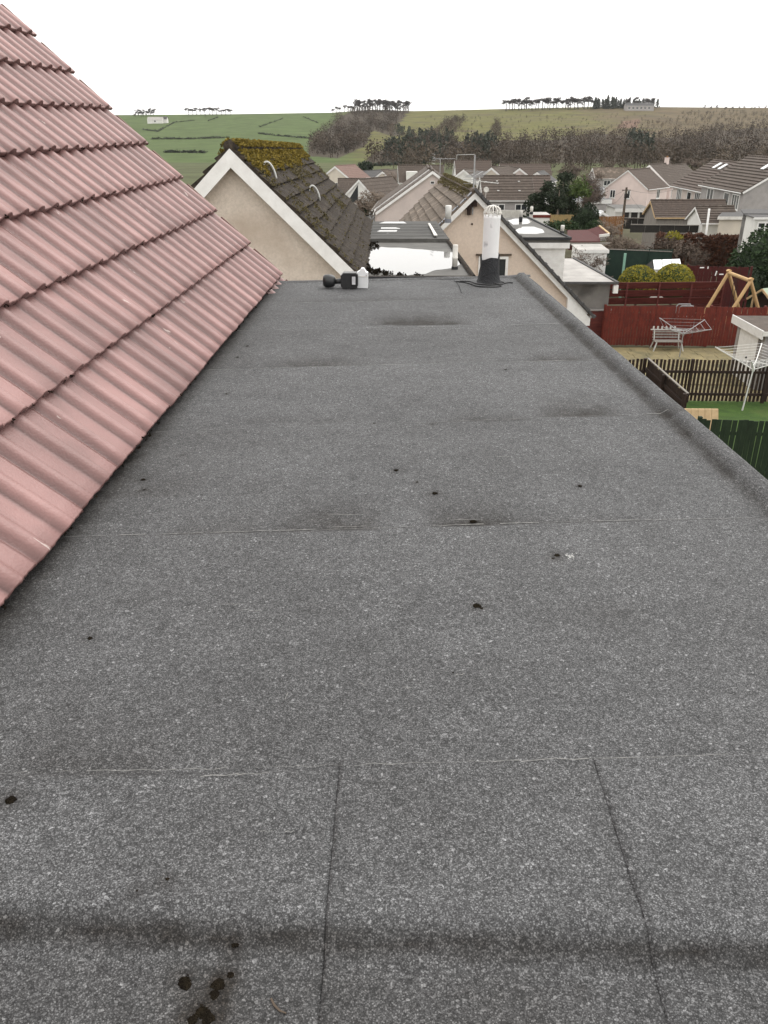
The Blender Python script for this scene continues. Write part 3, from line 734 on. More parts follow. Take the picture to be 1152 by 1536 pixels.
for i, (px, py, r) in enumerate(clumps):
    p_ = onz(px, py, FZ); D = (p_ - Vector((0, 0, CZ))).length; s = r * D / FPX
    o = bpy.data.objects.new('moss_clump', LM[i % 4]); COL.objects.link(o)
    o.location = (p_.x, p_.y, fz(p_.x, p_.y) - .001); o.rotation_euler = (0, 0, i * 1.7); o.scale = (s * 1.2, s * 1.3, s * .6)
    big = py > 1380
    lab = MOSSL.get((px, py))
    if lab: tag(o, lab, 'moss')
    else: tag(o, 'dark clump of dead moss near the bottom of the felt' if big else 'small dark scrap of moss dropped on the grey felt', 'moss', 'moss clumps by the crease' if big else 'moss scraps scattered over the felt')
tw = MB(); q = [onz(px, py, FZ) for px, py in [(405, 1482), (410, 1492), (418, 1500), (428, 1504)]]
tw.tube([Vector((a.x, a.y, fz(a.x, a.y) + .002)) for a in q], [.0015, .0018, .0015, .001], 5); solo('twig', tw, 'bark', 'thin curved dark twig lying near the bottom felt crease', 'twig', q[0])
db = MB(); rg = random.Random(77); c = onz(857, 838, FZ); c.z = fz(c.x, c.y) + .0012
for k in range(26):
    a = rg.uniform(0, 6.28); r = rg.random() ** 1.2 * .022; e = rg.uniform(.001, .0035); p_ = c + Vector((cos(a) * r, sin(a) * r * 1.4, rg.random() * .0008))
    db.face([p_ + Vector((cos(t) * e, sin(t) * e * rg.uniform(.7, 1.6), 0)) for t in (0, 1.2, 2.4, 3.6, 5.0)])
solo('bird_dropping', db, 'dropping', 'pale splash of bird dropping on the felt beside a moss scrap', 'bird dropping', c)

# ================================================================== HOUSES
def slope_mb(b, sgn, half, rz, ang, y0, y1, over, n, thick=.03, seg=1, jit=0.0, k0=0, k1=None, seed=0):
    L = half / cos(ang) + over; g = L / n; k1 = n if k1 is None else k1
    for k in range(k0, k1):
        def fn(s, t):
            q = g * (k + t); lift = .02 + thick * t
            y = lerp(y0, y1, s); j = jit * noise.noise(Vector((y * 2.7, k * 3.1 + t, seed))) + jit * .8 * noise.noise(Vector((y * 9, k * 5.1 + t, seed + 3)))
            q += j * .8 * (1 if 0 < k else 0)
            return Vector((sgn * (q * cos(ang) + (lift + j) * sin(ang)), y, rz - q * sin(ang) + (lift + j) * cos(ang)))
        b.grid(fn, seg, 2)
        def fn2(s, t):
            a = fn(s, 1); return a - Vector((sgn * sin(ang), 0, cos(ang))) * (thick + .02) * t
        b.grid(fn2, seg, 1)
        for s in (0, 1):
            a = fn(s, 0); c = fn(s, 1); dn = Vector((sgn * sin(ang), 0, cos(ang))) * (thick + .05); b.face([a, c, c - dn, a - dn])
def window(parent, c, rt, nrm, w_, h, frame='white_paint', mull=1, trans=0, sill=True, pane='glass'):
    """c centre on the wall, rt unit right vector, nrm unit outward normal (all in the parent's local frame)"""
    rt = Vector(rt); nrm = Vector(nrm); up = Vector((0, 0, 1)); c = Vector(c) + nrm * .02; t = min(.09, w_ * .1)
    b = MB()
    def slab(u0, u1, v0, v1, d0, d1):
        q = [c + rt * u + up * v + nrm * d0 for u, v in ((u0, v0), (u1, v0), (u1, v1), (u0, v1))]; b.prism(q, nrm * (d1 - d0))
    x, y = w_ / 2, h / 2
    slab(-x, -x + t, -y, y, -.05, .05); slab(x - t, x, -y, y, -.05, .05); slab(-x + t, x - t, -y, -y + t, -.05, .048); slab(-x + t, x - t, y - t, y, -.05, .048)
    for k in range(mull):
        u = -x + w_ * (k + 1) / (mull + 1); slab(u - t / 2, u + t / 2, -y + t, y - t, -.04, .044)
    for k in range(trans):
        v = y - h * .33 * (k + 1); slab(-x + t, x - t, v - t / 2, v + t / 2, -.04, .04)
    o = part('window', b, frame, parent, world=False)
    b = MB(); slab(-x + t * .5, x - t * .5, -y + t * .5, y - t * .5, -.045, -.005); part('pane', b, pane, o, world=False)
    if sill:
        b = MB(); slab(-x - .06, x + .06, -y - .10, -y - .003, -.02, .12); part('sill', b, frame, o, world=False)
    return o
def gable_house(name, label, apex, rot, span, length, ang, eave, wall, roof, n=10, tilt=0.0, over=.3, verge=.18, windows=(), board=.2, boardmat='white_paint', ridgemat=None, seg=1, jit=0.0, thick=.03, chimney=None, courses=(), far_board=True, cat='house', gutter=True, group=None):
    """apex = world point of the near gable's ridge; local x across, y along the ridge away from the near gable"""
    half = span / 2; ang = R(ang); rise = half * tan(ang); rh = eave + rise
    rotm = Matrix.Rotation(R(rot), 4, 'Z') @ Matrix.Rotation(R(tilt), 4, 'X')
    base = Vector(apex) - (rotm @ Vector((0, 0, rh)))
    H = thing(name, label, cat, M=Matrix.Translation(base) @ rotm, group=group); H['_h'] = 0; del H['_h']
    b = MB(); o_ = .06
    b.prism([(-half, 0, -4), (half, 0, -4), (half, 0, eave - o_), (0, 0, rh - o_), (-half, 0, eave - o_)], (0, length, 0)); part('wall', b, wall, H, world=False)
    for sg in (-1, 1):
        b = MB()
        if sg in courses:
            L = half / cos(ang) + over
            b.prism([(0, -verge + .02, rh - .03), (sg * (half + over * cos(ang)), -verge + .02, rh - L * sin(ang) - .03), (sg * (half + over * cos(ang)), -verge + .02, rh - L * sin(ang) + .012), (0, -verge + .02, rh + .012)], (0, length + 2 * verge - .04, 0))
            sl_ = part('roof_slope', b, 'black_wood', H, world=False)
            for k in range(n):
                c = MB(); slope_mb(c, sg, half, rh, ang, -verge, length + verge, over, n, thick, seg, jit, k, k + 1, sg)
                part('tile_course', c, roof, sl_, world=False, smooth=False)
        else:
            slope_mb(b, sg, half, rh, ang, -verge, length + verge, over, n, thick, seg, jit); part('roof_slope', b, roof, H, world=False)
    b = MB()
    nr = max(3, int(length / .45))
    for k in range(nr):
        y0 = lerp(-verge, length + verge, k / nr); y1 = lerp(-verge, length + verge, (k + 1) / nr) + .02
        b.tube([(0, y0, rh + .02), (0, y1, rh + .035)], .12, 8)
    part('ridge_tiles', b, ridgemat or roof, H, world=False, smooth=True)
    L = half / cos(ang) + over * .6
    if board:
        for (y, s2) in ((-verge - .02, 1), (length + verge + .02, -1)):
            if s2 < 0 and not far_board: continue
            for sg in (-1, 1):
                d = Vector((sg * cos(ang), 0, -sin(ang))); nn = Vector((sg * sin(ang), 0, cos(ang)))
                a = Vector((0, y, rh - .01)); q = [a, a + d * L, a + d * L - nn * board, Vector((0, y, rh - .01 - board / cos(ang)))]
                b = MB().prism(q, (0, .03 * s2, 0)); part('bargeboard', b, boardmat, H, world=False)
        # soffit closing the overhang
        b = MB()
        for sg in (-1, 1):
            d = Vector((sg * cos(ang), 0, -sin(ang))); nn = Vector((sg * sin(ang), 0, cos(ang))); a = Vector((0, 0.02, rh - .05 / cos(ang)))
            b.prism([a, a + d * (L - .1), a + d * (L - .1) - nn * .02, a - Vector((0, 0, .02 / cos(ang)))], (0, -verge, 0))
        part('soffit', b, boardmat, H, world=False)
    if gutter:
        for sg in (-1, 1):
            x = sg * (half + over * cos(ang) + .03); z = eave - over * sin(ang) - .03
            b = MB().tube([(x, -verge, z), (x, length + verge, z)], .06, 6); part('gutter', b, boardmat, H, world=False)
    for wd in windows:
        f, u, z, ww, hh = wd[:5]; kw = wd[5] if len(wd) > 5 else {}
        if f == 'near': window(H, (u, 0, z), (1, 0, 0), (0, -1, 0), ww, hh, **kw)
        elif f == 'left': window(H, (-half, u, z), (0, -1, 0), (-1, 0, 0), ww, hh, **kw)
        else: window(H, (half, u, z), (0, 1, 0), (1, 0, 0), ww, hh, **kw)
    if chimney:
        u, y, hh = chimney; b = MB().box((u, y, rh + hh / 2 - .5), (.6, .8, hh + 1)); b.box((u, y, rh + hh + .04), (.7, .9, .08)); ch = part('chimney', b, wall, H, world=False)
        for k in (-.2, .2):
            b = MB().lathe([(.11, 0), (.09, .3)], (u, y + k, rh + hh + .08), n=8); part('chimney_pot', b, 'orange_wood', ch, world=False)
    return H, half, rh, eave, ang

# ---- nearest neighbour: mossy roof, flat roof with a pond
d1 = ray(575, 225).normalized(); rot1 = math.degrees(math.atan2(-d1.x, d1.y)); tilt1 = math.degrees(math.asin(d1.z))
N1, h1, r1, e1, a1 = gable_house('house', 'beige gabled house with thick moss on its dark roof and flooded flat roof', P(347, 222, 17), rot1, 8.5, 13.4, 44, 2.9, 'beige_render', 'mossy_tile', n=18, tilt=tilt1,
                             verge=.22, board=.24, seg=160, jit=.03, thick=.06, courses=(1,), ridgemat='mossy_tile')
ms = MB(); rg = random.Random(21)
for k in range(4200):
    y = rg.uniform(-.2, 13.5); q = rg.random() ** 1.5 * .62 * (1 if y < 9 else .7) * (1.1 + .5 * noise.noise(Vector((y, 0, 0)))); sg = 1 if rg.random() < .8 else -1
    if sg < 0: q *= .4
    p_ = Vector((sg * (q * cos(a1) + .05), y, r1 - q * sin(a1) + .08 + (.07 if q < .15 else 0))); e = rg.uniform(.02, .045)
    ms.leaves(p_, (e, e, e * .7), 5, e * .8, rg, .2)
part('ridge_moss', ms, 'moss_gold', N1, world=False, kind='stuff', label='golden green moss along the ridge')
ms = MB()
for k in range(1300):
    y = rg.uniform(-.25, 13.5); q = rg.uniform(.2, 3.4); kk = round(q / .343) * .343 if rg.random() < .6 else q
    if rg.random() < .35: y = rg.uniform(-.26, .1)
    p_ = Vector((kk * cos(a1) + .05, y, r1 - kk * sin(a1) + .06)); e = rg.uniform(.008, .026)
    ms.leaves(p_, (e, e, e * .7), 4, e * .8, rg, .2)
for k in range(5200):
    y = rg.uniform(-.25, 13.5); q = rg.uniform(.3, 2.6)
    if noise.noise(Vector((y * .9, q * 1.6, 5))) + .25 * rg.random() < .12 + .16 * q: continue
    p_ = Vector((q * cos(a1) + .06, y, r1 - q * sin(a1) + .075)); e = rg.uniform(.012, .03)
    ms.leaves(p_, (e, e, e * .5), 4, e * .9, rg, .2)
part('slope_moss', ms, 'moss_olive', N1, world=False, kind='stuff')
i1 = MW[N1].inverted()
for px, py, Y in [(404, 252, 18.2), (470, 238, 22)]:
    c = i1 @ P(px, py, Y); q = c.x; c = Vector((q, c.y, r1 - q * tan(a1) + .02)); hp_ = MB()
    hp_.tube([c + Vector((.13 * cos(t), .03 * cos(t), .24 * sin(t) - .10 * cos(t))) for t in [pi * k / 12 for k in range(13)]], .022, 6)
    part('roof_hoop', hp_, 'pale_metal', N1, world=False, smooth=True)
def local_poly(inv, pxs, z):
    """pixel outline onto the local plane z"""
    out = []
    for px, py in pxs:
        r = ray(px, py); o0 = inv @ Vector((0, 0, CZ)); dd = inv.to_3x3() @ r; out.append(o0 + dd * ((z - o0.z) / dd.z))
    return out
zf = r1 - 2.44; xA, xB = 2.42, 4.80
b = MB().box(((xA + xB) / 2, 3.6, zf - .15), (xB - xA, 7.2, .30)); fr1 = part('flat_roof', b, 'flat_felt', N1, world=False)
b = MB().box(((xA + xB) / 2, 6.8, zf - 2.6), (xB - xA - .3, 13.3, 4.6)); part('dormer_wall', b, 'beige_render', N1, world=False)
b = MB().box(((xA + xB) / 2, -.04, zf - .06), (xB - xA + .1, .08, .24)); part('fascia', b, 'black_felt', N1, world=False)
kb2 = MB()
kb2.grid(lambda s, t: Vector((xB - .09 + .11 * s, lerp(-.05, 7.2, t), zf + .03 + .055 * sin(pi * min(1, s * 1.2)) + .02 * noise.noise(Vector((s, t * 30, 0))))), 5, 60); kb2.box((xB + .01, 3.6, zf - .1), (.03, 7.2, .26)); part('kerb', kb2, 'mossy_tile', fr1, world=False)
b = MB().box(((xA + xB) / 2 - .02, .0, zf + .03), (xB - xA - .1, .12, .06)); part('front_edge', b, 'mossy_tile', fr1, world=False)
def puddle(pxs, z, name='puddle', parent=None, inv=None, rgs=1):
    pts = local_poly(inv, pxs, z); out = []
    for i in range(len(pts)):
        a, c = pts[i], pts[(i + 1) % len(pts)]
        for k in range(8):
            q = a.lerp(c, k / 8); out.append(q + Vector((.05 * noise.noise(q * 2.5 + Vector((rgs, 0, 0))), .16 * noise.noise(q * 2.1 + Vector((0, rgs, 0))), 0)))
    return part(name, MB().face(out), 'water', parent, world=False)
puddle([(549, 392), (551, 376), (572, 370), (600, 372), (640, 375), (678, 378), (690, 384), (694, 394), (682, 402), (655, 405), (640, 411), (612, 413), (588, 412), (562, 405)], zf + .006, parent=fr1, inv=i1)
# wet stain of the drained area is plain felt; leaf litter against the tiles
ml = MB(); rg = random.Random(41)
for px, py, rr, n_ in [(552, 372, 7, 90), (560, 366, 5, 60), (553, 405, 6, 80), (565, 408, 8, 90), (580, 411, 7, 60), (600, 413.5, 6, 40), (550, 398, 4, 40), (566, 370, 4, 30), (625, 413, 5, 20)]:
    for k in range(n_):
        q = local_poly(i1, [(px + rg.gauss(0, rr * .6), py + rg.gauss(0, rr * .33))], zf + .01)[0]; e = rg.uniform(.012, .04)
        if q.x < xB - .1 and q.y > 0: ml.leaves(q + Vector((0, 0, .01)), (e, e, .015), 3, e * .8, rg, .1)
part('leaf_litter', ml, 'moss_dark', fr1, world=False, kind='stuff')
vp = local_poly(i1, [(682, 404)], zf)[0]
b = MB().lathe([(.075, 0), (.07, .06)], vp, n=14); v0 = part('vent_pipe', b, 'black_felt', N1, world=False)
b = MB().lathe([(.06, .06), (.058, .22), (.064, .225), (.064, .26), (.058, .265), (.058, .50), (.052, .52)], vp, n=16); part('pipe', b, 'soiled_white', v0, world=False, smooth=True)
# attached half of the pair: second flat roof behind a step
z2 = zf - .02
b = MB().box(((xA + xB) / 2 - .03, 10.4, z2 - .04), (xB - xA + .06, 6.3, .30)); fr2 = part('flat_roof', b, 'wet_felt', N1, world=False)
b = MB().box(((xA + xB) / 2 - .03, 7.22, z2 + .06), (xB - xA + .06, .07, .13)); part('front_edge', b, 'flat_felt', fr2, world=False)
for y in (8.2, 9.2, 10.2, 11.2, 12.3):
    b = MB().grid(lambda s, t: Vector((lerp(xA + .1, xB - .1, s), y + .5 * (t - .5), z2 + .113 + .022 * sin(pi * t))), 8, 6); part('felt_roll', b, 'wet_felt', fr2, world=False, smooth=True)
rp = local_poly(i1, [(642, 336), (645, 336), (656, 354), (651, 354)], z2 + .16)
b = MB().prism(rp, (0, 0, .03)); part('walkway_board', b, 'soiled_white', fr2, world=False)
puddle([(566, 347), (572, 341), (588, 340), (600, 342), (596, 347), (582, 350)], z2 + .118, parent=fr2, inv=i1, rgs=4)
puddle([(566, 336), (576, 332.5), (606, 332.5), (612, 335.5), (600, 337)], z2 + .118, parent=fr2, inv=i1, rgs=6)
v2 = local_poly(i1, [(672, 331)], zf)[0]
v2 = i1 @ P(672, 334, 27.5)
b = MB().lathe([(.11, 0), (.10, .12)], v2, n=14); v0 = part('vent_pipe', b, 'lead', N1, world=False)
b = MB().lathe([(.10, .12), (.098, .50), (.09, .52)], v2, n=16); part('pipe', b, 'white_paint', v0, world=False, smooth=True)

# ---- second neighbour on the right: peach gable, dormer clad in white boards
d2 = ray(580, 222).normalized(); rot2 = math.degrees(math.atan2(-d2.x, d2.y)); tilt2 = math.degrees(math.asin(d2.z))
H2, h2, r2, e2, a2 = gable_house('house', 'peach gabled house with white bargeboards and brown courses behind the flue pipe', P(712, 288, 30), rot2, 8.2, 16, 43.7, 2.95, 'peach_render', 'worn_tile', n=17, tilt=tilt2,
                                 verge=.2, board=.15, seg=60, jit=.02, thick=.07, courses=(-1,), ridgemat='worn_tile', over=.35)
i2 = MW[H2].inverted()
vt = MB().box((0, 0, 0), (.10, .30, .05)); vme = None
for k in range(19):        # dark cloaked verge tiles down the right edge
    b = MB(); d = Vector((cos(a2), 0, -sin(a2))); nn = Vector((sin(a2), 0, cos(a2))); a = Vector((0, -.22, r2 + .06)) + d * (.10 + k * .33) + nn * .02
    if vme is None:
        b.box((0, 0, 0), (.31, .26, .09)); b.box((.13, 0, .03), (.05, .27, .10)); vme = b.mesh('verge_tile', 'grey_tile')
    M = Matrix.Translation(a) @ Matrix.Rotation(a2 + R(3), 4, 'Y'); piece('verge_tile', vme, H2, M, world=False)
vl = MB()
for k in range(16):
    d = Vector((-cos(a2), 0, -sin(a2))); nn = Vector((-sin(a2), 0, cos(a2))); a = Vector((0, -.02, r2 + .05)) + d * (.1 + k * .36) + nn * .035
    vl.bar(a, a + d * .33 - nn * .012, .34, .02, nn)
part('verge_flashing', vl, 'lead', H2, world=False)
ms = MB(); rg = random.Random(23)
for k in range(1700):
    y = rg.uniform(.4, 16); q = rg.random() ** 2 * .40 * (1 + .5 * noise.noise(Vector((y * .8, 4, 0)))) * (1 if y < 9 else 1.2); sg = -1 if rg.random() < .7 else 1
    if sg > 0: q *= .4
    p_ = Vector((sg * (q * cos(a2) + .04), y, r2 - q * sin(a2) + .10 + (.08 if q < .12 else 0))); e = rg.uniform(.02, .05); ms.leaves(p_, (e, e, e * .7), 4, e * .8, rg, .2)
part('ridge_moss', ms, 'moss_olive', H2, world=False, kind='stuff')
wc = i2 @ P(739, 405, 30); window(H2, (wc.x, 0, wc.z), (1, 0, 0), (0, -1, 0), 1.05, .95, sill=False)
b = MB().box((wc.x, -.05, wc.z + .53), (1.25, .1, .06)); part('window_head', b, 'bark', H2, world=False)
for px, py, ww, hh in [(706, 305, .16, .2), (711, 305, .18, .2), (703.5, 311, .14, .1), (703, 318, .12, .18)]:
    c = i2 @ P(px, py, 30); b = MB().box((c.x, -.08, c.z), (ww, .16, hh)); b.box((c.x, -.08, c.z + hh / 2 + .015), (ww + .04, .2, .03)); part('aerial_bracket', b, 'brown_wood', H2, world=False)
c = i2 @ P(709, 308, 30); b = MB().tube([(c.x, -.06, c.z - .3), (c.x, -.06, c.z + 1.6)], .025, 6); part('aerial_mast', b, 'metal', H2, world=False)
c = i2 @ P(708, 336, 30); b = MB().lathe([(.035, 0), (.03, .03), (.01, .035)], (c.x, 0, c.z), (0, -1, 0), 10); part('wall_vent', b, 'brown_wood', H2, world=False)
# boxed white eave end
ee = Vector((h2, 0, e2)); b = MB(); L = h2 + .35 * cos(a2)
b.prism([(h2 - .62, -.24, r2 - (h2 - .62) * tan(a2) - .20), (L, -.24, r2 - L * tan(a2) - .08), (L, -.24, r2 - L * tan(a2) - .35), (h2 - .62, -.24, r2 - L * tan(a2) - .35)], (0, .5, 0)); part('eave_box', b, 'white_paint', H2, world=False)
# dormer
zd = r2 - 2.05; yd0, yd1 = 5.2, 16.4; xd0, xd1 = 2.0, 4.55
b = MB().box(((xd0 + xd1) / 2, (yd0 + yd1) / 2, zd - .06), (xd1 - xd0, yd1 - yd0, .16)); dr = part('dormer_roof', b, 'flat_felt', H2, world=False)
b = MB().box(((xd0 + xd1) / 2, yd0 - .02, zd + .03), (xd1 - xd0 + .06, .10, .10)); b.box((xd1 + .0, (yd0 + yd1) / 2, zd + .03), (.10, yd1 - yd0, .10)); part('felt_edge', b, 'black_felt', dr, world=False)
b = MB().box(((xd0 + xd1) / 2, (yd0 + yd1) / 2, zd - 1.6), (xd1 - xd0 - .35, yd1 - yd0 - .3, 2.9)); dw = part('dormer_wall', b, 'white_render', H2, world=False)
b = MB().box(((xd0 + xd1) / 2, yd0 + .0, zd - .25), (xd1 - xd0 - .02, .06, .22)); part('fascia', b, 'white_paint', dr, world=False)
bme = MB().box((0, 0, 0), (xd1 - xd0 - .30, .03, .185), Matrix.Rotation(R(5), 3, 'X')).mesh('cladding_board', 'white_paint')
for k in range(14): piece('cladding_board', bme, dw, Matrix.Translation((((xd0 + xd1) / 2, yd0 + .12, zd - .46 - .19 * k))), world=False)
bme = MB().box((0, 0, 0), (.03, yd1 - yd0 - .3, .185), Matrix.Rotation(R(5), 3, 'Y')).mesh('cladding_board', 'white_paint')
for k in range(14): piece('cladding_board', bme, dw, Matrix.Translation(((xd1 - .16, (yd0 + yd1) / 2, zd - .46 - .19 * k))), world=False)
puddle([(772, 346), (782, 340), (800, 340), (814, 344), (817, 349), (806, 351), (788, 351), (778, 350)], zd + .024, parent=dr, inv=i2, rgs=3)
puddle([(762, 331), (772, 328), (790, 328), (799, 332), (790, 336), (770, 337)], zd + .024, parent=dr, inv=i2, rgs=8)
for px, py, hh in [(843, 352, .36), (781, 330, .42), (797, 322, .40)]:
    q = local_poly(i2, [(px, py)], zd)[0]; b = MB().lathe([(.10, .02), (.09, .15)], q, n=12); v0 = part('vent_pipe', b, 'black_felt', H2, world=False)
    b = MB().lathe([(.085, .15), (.083, hh), (.07, hh + .03)], q, n=12); part('pipe', b, 'soiled_white', v0, world=False, smooth=True)

# ---- third and fourth gables beyond
gable_house('house', 'mauve rendered house whose wide white gable shows left of the peach house', P(649, 256, 74), rot2 - 2, 9.4, 12, 34.5, 3.0, 'mauve_render', 'brown_tile', n=12, tilt=-1, board=.2, windows=[('near', 0, 5.3, .35, .25, dict(mull=0, sill=False))], jit=.01)
gable_house('house', 'mauve house a little higher just behind the wide white gable', P(643, 253.5, 79), rot2 - 2, 9.6, 12, 34.5, 3.0, 'mauve_render', 'brown_tile', n=12, tilt=-1, board=.2)

# ---- television aerials
def yagi(label, mast, top, boom, el, n, msz=.02, group=None, m='pale_metal'):
    mast = Vector(mast); T = thing('tv_aerial', label, 'aerial', mast, group)
    p_ = mast + Vector((0, 0, top)); part('mast', MB().tube([mast, p_], msz, 6), m, T)
    boom = Vector(boom); b = MB().bar(p_ - boom * .3, p_ + boom * .7, msz * 1.2); part('boom', b, m, T)
    sd_ = boom.cross(Vector((0, 0, 1))).normalized() * el; b = MB()
    for k in range(n):
        c = p_ - boom * .3 + boom * (k / (n - 1)); s = 1.3 - .6 * k / n; b.bar(c - sd_ * s, c + sd_ * s, msz * .7)
    part('elements', b, m, T)
    b = MB(); c = p_ - boom * .32
    for z in (-.2, -.07, .07, .2): b.bar(c + Vector((0, 0, z)) - sd_ * 1.2, c + Vector((0, 0, z)) + sd_ * 1.2, msz * .7)
    part('reflector', b, m, T)
yagi('long silver aerial pointing away from the peach gable peak', P(713, 284, 30.6), .45, (.5, 1.9, .1), .26, 11, .016, m='metal')
yagi('aerial with fanned rods reaching right from the peach roof ridge', P(720, 283, 32), .25, (.9, -.2, -.08), .25, 5, .022)
yagi('rusty pale aerial high on the far mossy ridge end', P(660, 260, 41), .62, (.95, .1, 0), .4, 6, .018, m='metal')
# satellite-dish-like white hoop on the peach ridge
b = MB(); c = P(729, 285, 31.5); b.lathe([(.01, 0), (.06, .01), (.10, .03), (.105, .034), (.06, .015), (.01, .008)], c, (.2, -1, .25), 16); b.tube([c, c + Vector((0, .25, -.45))], .02, 5)
solo('satellite_dish', b, 'soiled_white', 'small round dish beside the aerials on the peach ridge', 'satellite dish', c, smooth=True)

# ================================================================== RIGHT-HAND GARDENS
def ground_patch(name, pxs, m, dz=.02, ground=None, world=None):
    pts = world or [G(px, py) for px, py in pxs]
    b = MB(); b.face([Vector((p_.x, p_.y, gz(p_.x, p_.y) + dz)) for p_ in pts]); return struct(name, b, m)
def gpt(x, y, dz=0): return Vector((x, y, gz(x, y) + dz))
class Fence:
    pass
def slat_fence(label, a, c, h, m, sw=.095, gap=.02, rails=(.25, .75), thick=.02, post=2.4, round_top=False, drop=.05, jit=.02, group=None, rail_side=1, seed=1):
    a = Vector(a); c = Vector(c); d = (c - a); L = d.length; d.normalize(); nn = Vector((-d.y, d.x, 0)).normalized()
    T = thing('fence', label, 'fence', a, group); rg = random.Random(seed)
    me = MB().box((0, 0, h / 2), (sw, thick, h)).mesh('slat', m); n = int(L / (sw + gap)); ang = math.atan2(d.y, d.x)
    for k in range(n):
        p_ = a + d * ((k + .5) * (sw + gap)); p_.z += drop + rg.uniform(-jit, jit)
        piece('slat', me, T, Matrix.Translation(p_) @ Matrix.Rotation(ang, 4, 'Z') @ Matrix.Rotation(R(rg.uniform(-.5, .5)), 4, 'Y'))
    for r in rails:
        b = MB().bar(a + Vector((0, 0, h * r + drop)) + nn * .04 * rail_side, c + Vector((0, 0, h * r + drop)) + nn * .04 * rail_side, .05, .09); part('rail', b, m, T)
    np_ = max(1, round(L / post))
    for k in range(np_ + 1):
        p_ = a.lerp(c, k / np_) + nn * .09 * rail_side; b = MB().box(p_ + Vector((0, 0, h / 2 + .04)), (.10, .10, h + .12)); part('post', b, m, T)
    return T
GZ = -9.0 + CZ
# lawn and patio
ground_patch('lawn', None, 'lawn', .03, world=[Vector((8.0, 21, 0)), Vector((22, 20.5, 0)), Vector((22, 28.6, 0)), Vector((8.6, 28.9, 0))])
ground_patch('yard', None, 'flagstone', .01, world=[Vector((6.5, 29.0, 0)), Vector((21, 28.7, 0)), Vector((21, 37.2, 0)), Vector((7, 37.4, 0))])
pat = bpy.data.objects['yard']
rg = random.Random(6); y = 29.2; r_ = 0
while y < 37.0:
    x = 6.8 + rg.uniform(0, .5)
    while x < 20.5:
        w_ = rg.choice([.6, .6, .9, .9]); b = MB().box((0, 0, 0), (w_ - .02, .58, .03)); p_ = gpt(x + w_ / 2, y + .3, .028 + rg.uniform(0, .006))
        if y > 30.5: piece('flagstone', b.mesh('flagstone', 'flagstone'), pat, Matrix.Translation(p_) @ Matrix.Rotation(R(rg.uniform(-.4, .4)), 4, 'X'))
        x += w_
    y += .6
# green fence at the frame's lower right
zt = 1.75
ga = gpt(8.0, 21.1); gb_ = gpt(16.5, 20.6)
slat_fence('dark green boarded fence closing the lawn at the right edge', ga, gb_, zt, 'green_wood', .125, .014, (.2, .78), seed=2)
# pale timber panel leaning on it
pa = P(1038, 613, 23.4); pp = thing('plank_panel', 'pale bare timber panel leaning between the felt kerb and green fence', 'panel', (pa.x, pa.y, gz(pa.x, pa.y)))
for k in range(6):
    b = MB(); x = pa.x - .45 + k * .2; b.prism([(x, 22.6, gz(x, 22.6) + .05), (x + .19, 22.6, gz(x, 22.6) + .05), (x + .19, 23.3, pa.z + .02), (x, 23.3, pa.z + .02)], (0, .03, .01)); part('plank', b, 'pale_plank', pp)
for t in (.3, .8):
    b = MB().bar((pa.x - .45, lerp(22.6, 23.3, t) + .05, lerp(gz(pa.x, 22.6), pa.z, t)), (pa.x + .75, lerp(22.6, 23.3, t) + .05, lerp(gz(pa.x, 22.6), pa.z, t)), .06, .04); part('batten', b, 'pale_plank', pp)
# dark brown slat fences
bx0 = P(925, 540, 28.7).x
slat_fence('dark brown slatted fence running behind the lawn in front of the patio', gpt(bx0, 28.8), gpt(21, 28.6), 1.52, 'brown_wood', .085, .055, (.18, .72), seed=3, post=2.5, rail_side=-1)
c0 = gpt(P(1032, 590, 24.2).x, 24.2); c1 = gpt(P(972, 537, 28.6).x, 28.6)
T = slat_fence('dark brown close boarded side fence beside the lawn with pale capping', c0, c1, 1.55, 'brown_wood', .12, .004, (.2, .8), seed=4, post=2.2)
b = MB().bar(c0 + Vector((0, 0, 1.66)), c1 + Vector((0, 0, 1.66)), .07, .025); part('capping', b, 'grey_wood', T)
# red fences
ra = gpt(P(905, 500, 37.6).x, 37.7); rb = gpt(21, 37.4)
slat_fence('dark red vertical board fence along the back of the patio', ra, rb, 1.78, 'red_wood', .115, .012, (.2, .8), seed=6, post=2.4)
# horizontal board fence
def board_fence(label, a, c, h, n, m, post=1.8, seed=1, lean=0.0, name='fence'):
    a = Vector(a); c = Vector(c); d = (c - a); L = d.length; d.normalize(); T = thing(name, label, 'fence', a); rg = random.Random(seed); nn = Vector((-d.y, d.x, 0)); ang = math.atan2(d.y, d.x); bh = h / n
    np_ = max(1, round(L / post)); me = MB().box((0, 0, 0), (L / np_ - .01, .022, bh * .96), Matrix.Rotation(R(24), 3, 'X')).mesh('board', m)
    for k in range(n):
        for q in range(np_):
            p_ = a + d * (L * (q + .5) / np_) + Vector((0, 0, bh * (k + .5) + .06)) + nn * rg.uniform(-.012, .012)
            piece('board', me, T, Matrix.Translation(p_) @ Matrix.Rotation(ang, 4, 'Z') @ Matrix.Rotation(R(rg.uniform(-.4, .4)), 4, 'Y'))
    for q in range(np_ + 1):
        b = MB().box(a.lerp(c, q / np_) - nn * .05 + Vector((0, 0, h / 2)), (.09, .07, h + .06)); part('post', b, m, T)
    return T
za = P(922, 431, 42); zc = P(1070, 428, 42.6)
board_fence('red brown fence of wide horizontal boards below the round bushes', gpt(za.x - 1.0, 42), gpt(zc.x + .5, 42.6), 2.3, 6, 'red_board', seed=7)
tp = P(1045, 400, 47); tq = P(1100, 408, 46)
T = slat_fence('dark red plank screen behind the timber swing', gpt(tp.x - .3, 47.5), gpt(tq.x + 1.2, 46.6), 2.55, 'dark_red', .14, .004, (.3, .8), seed=8)
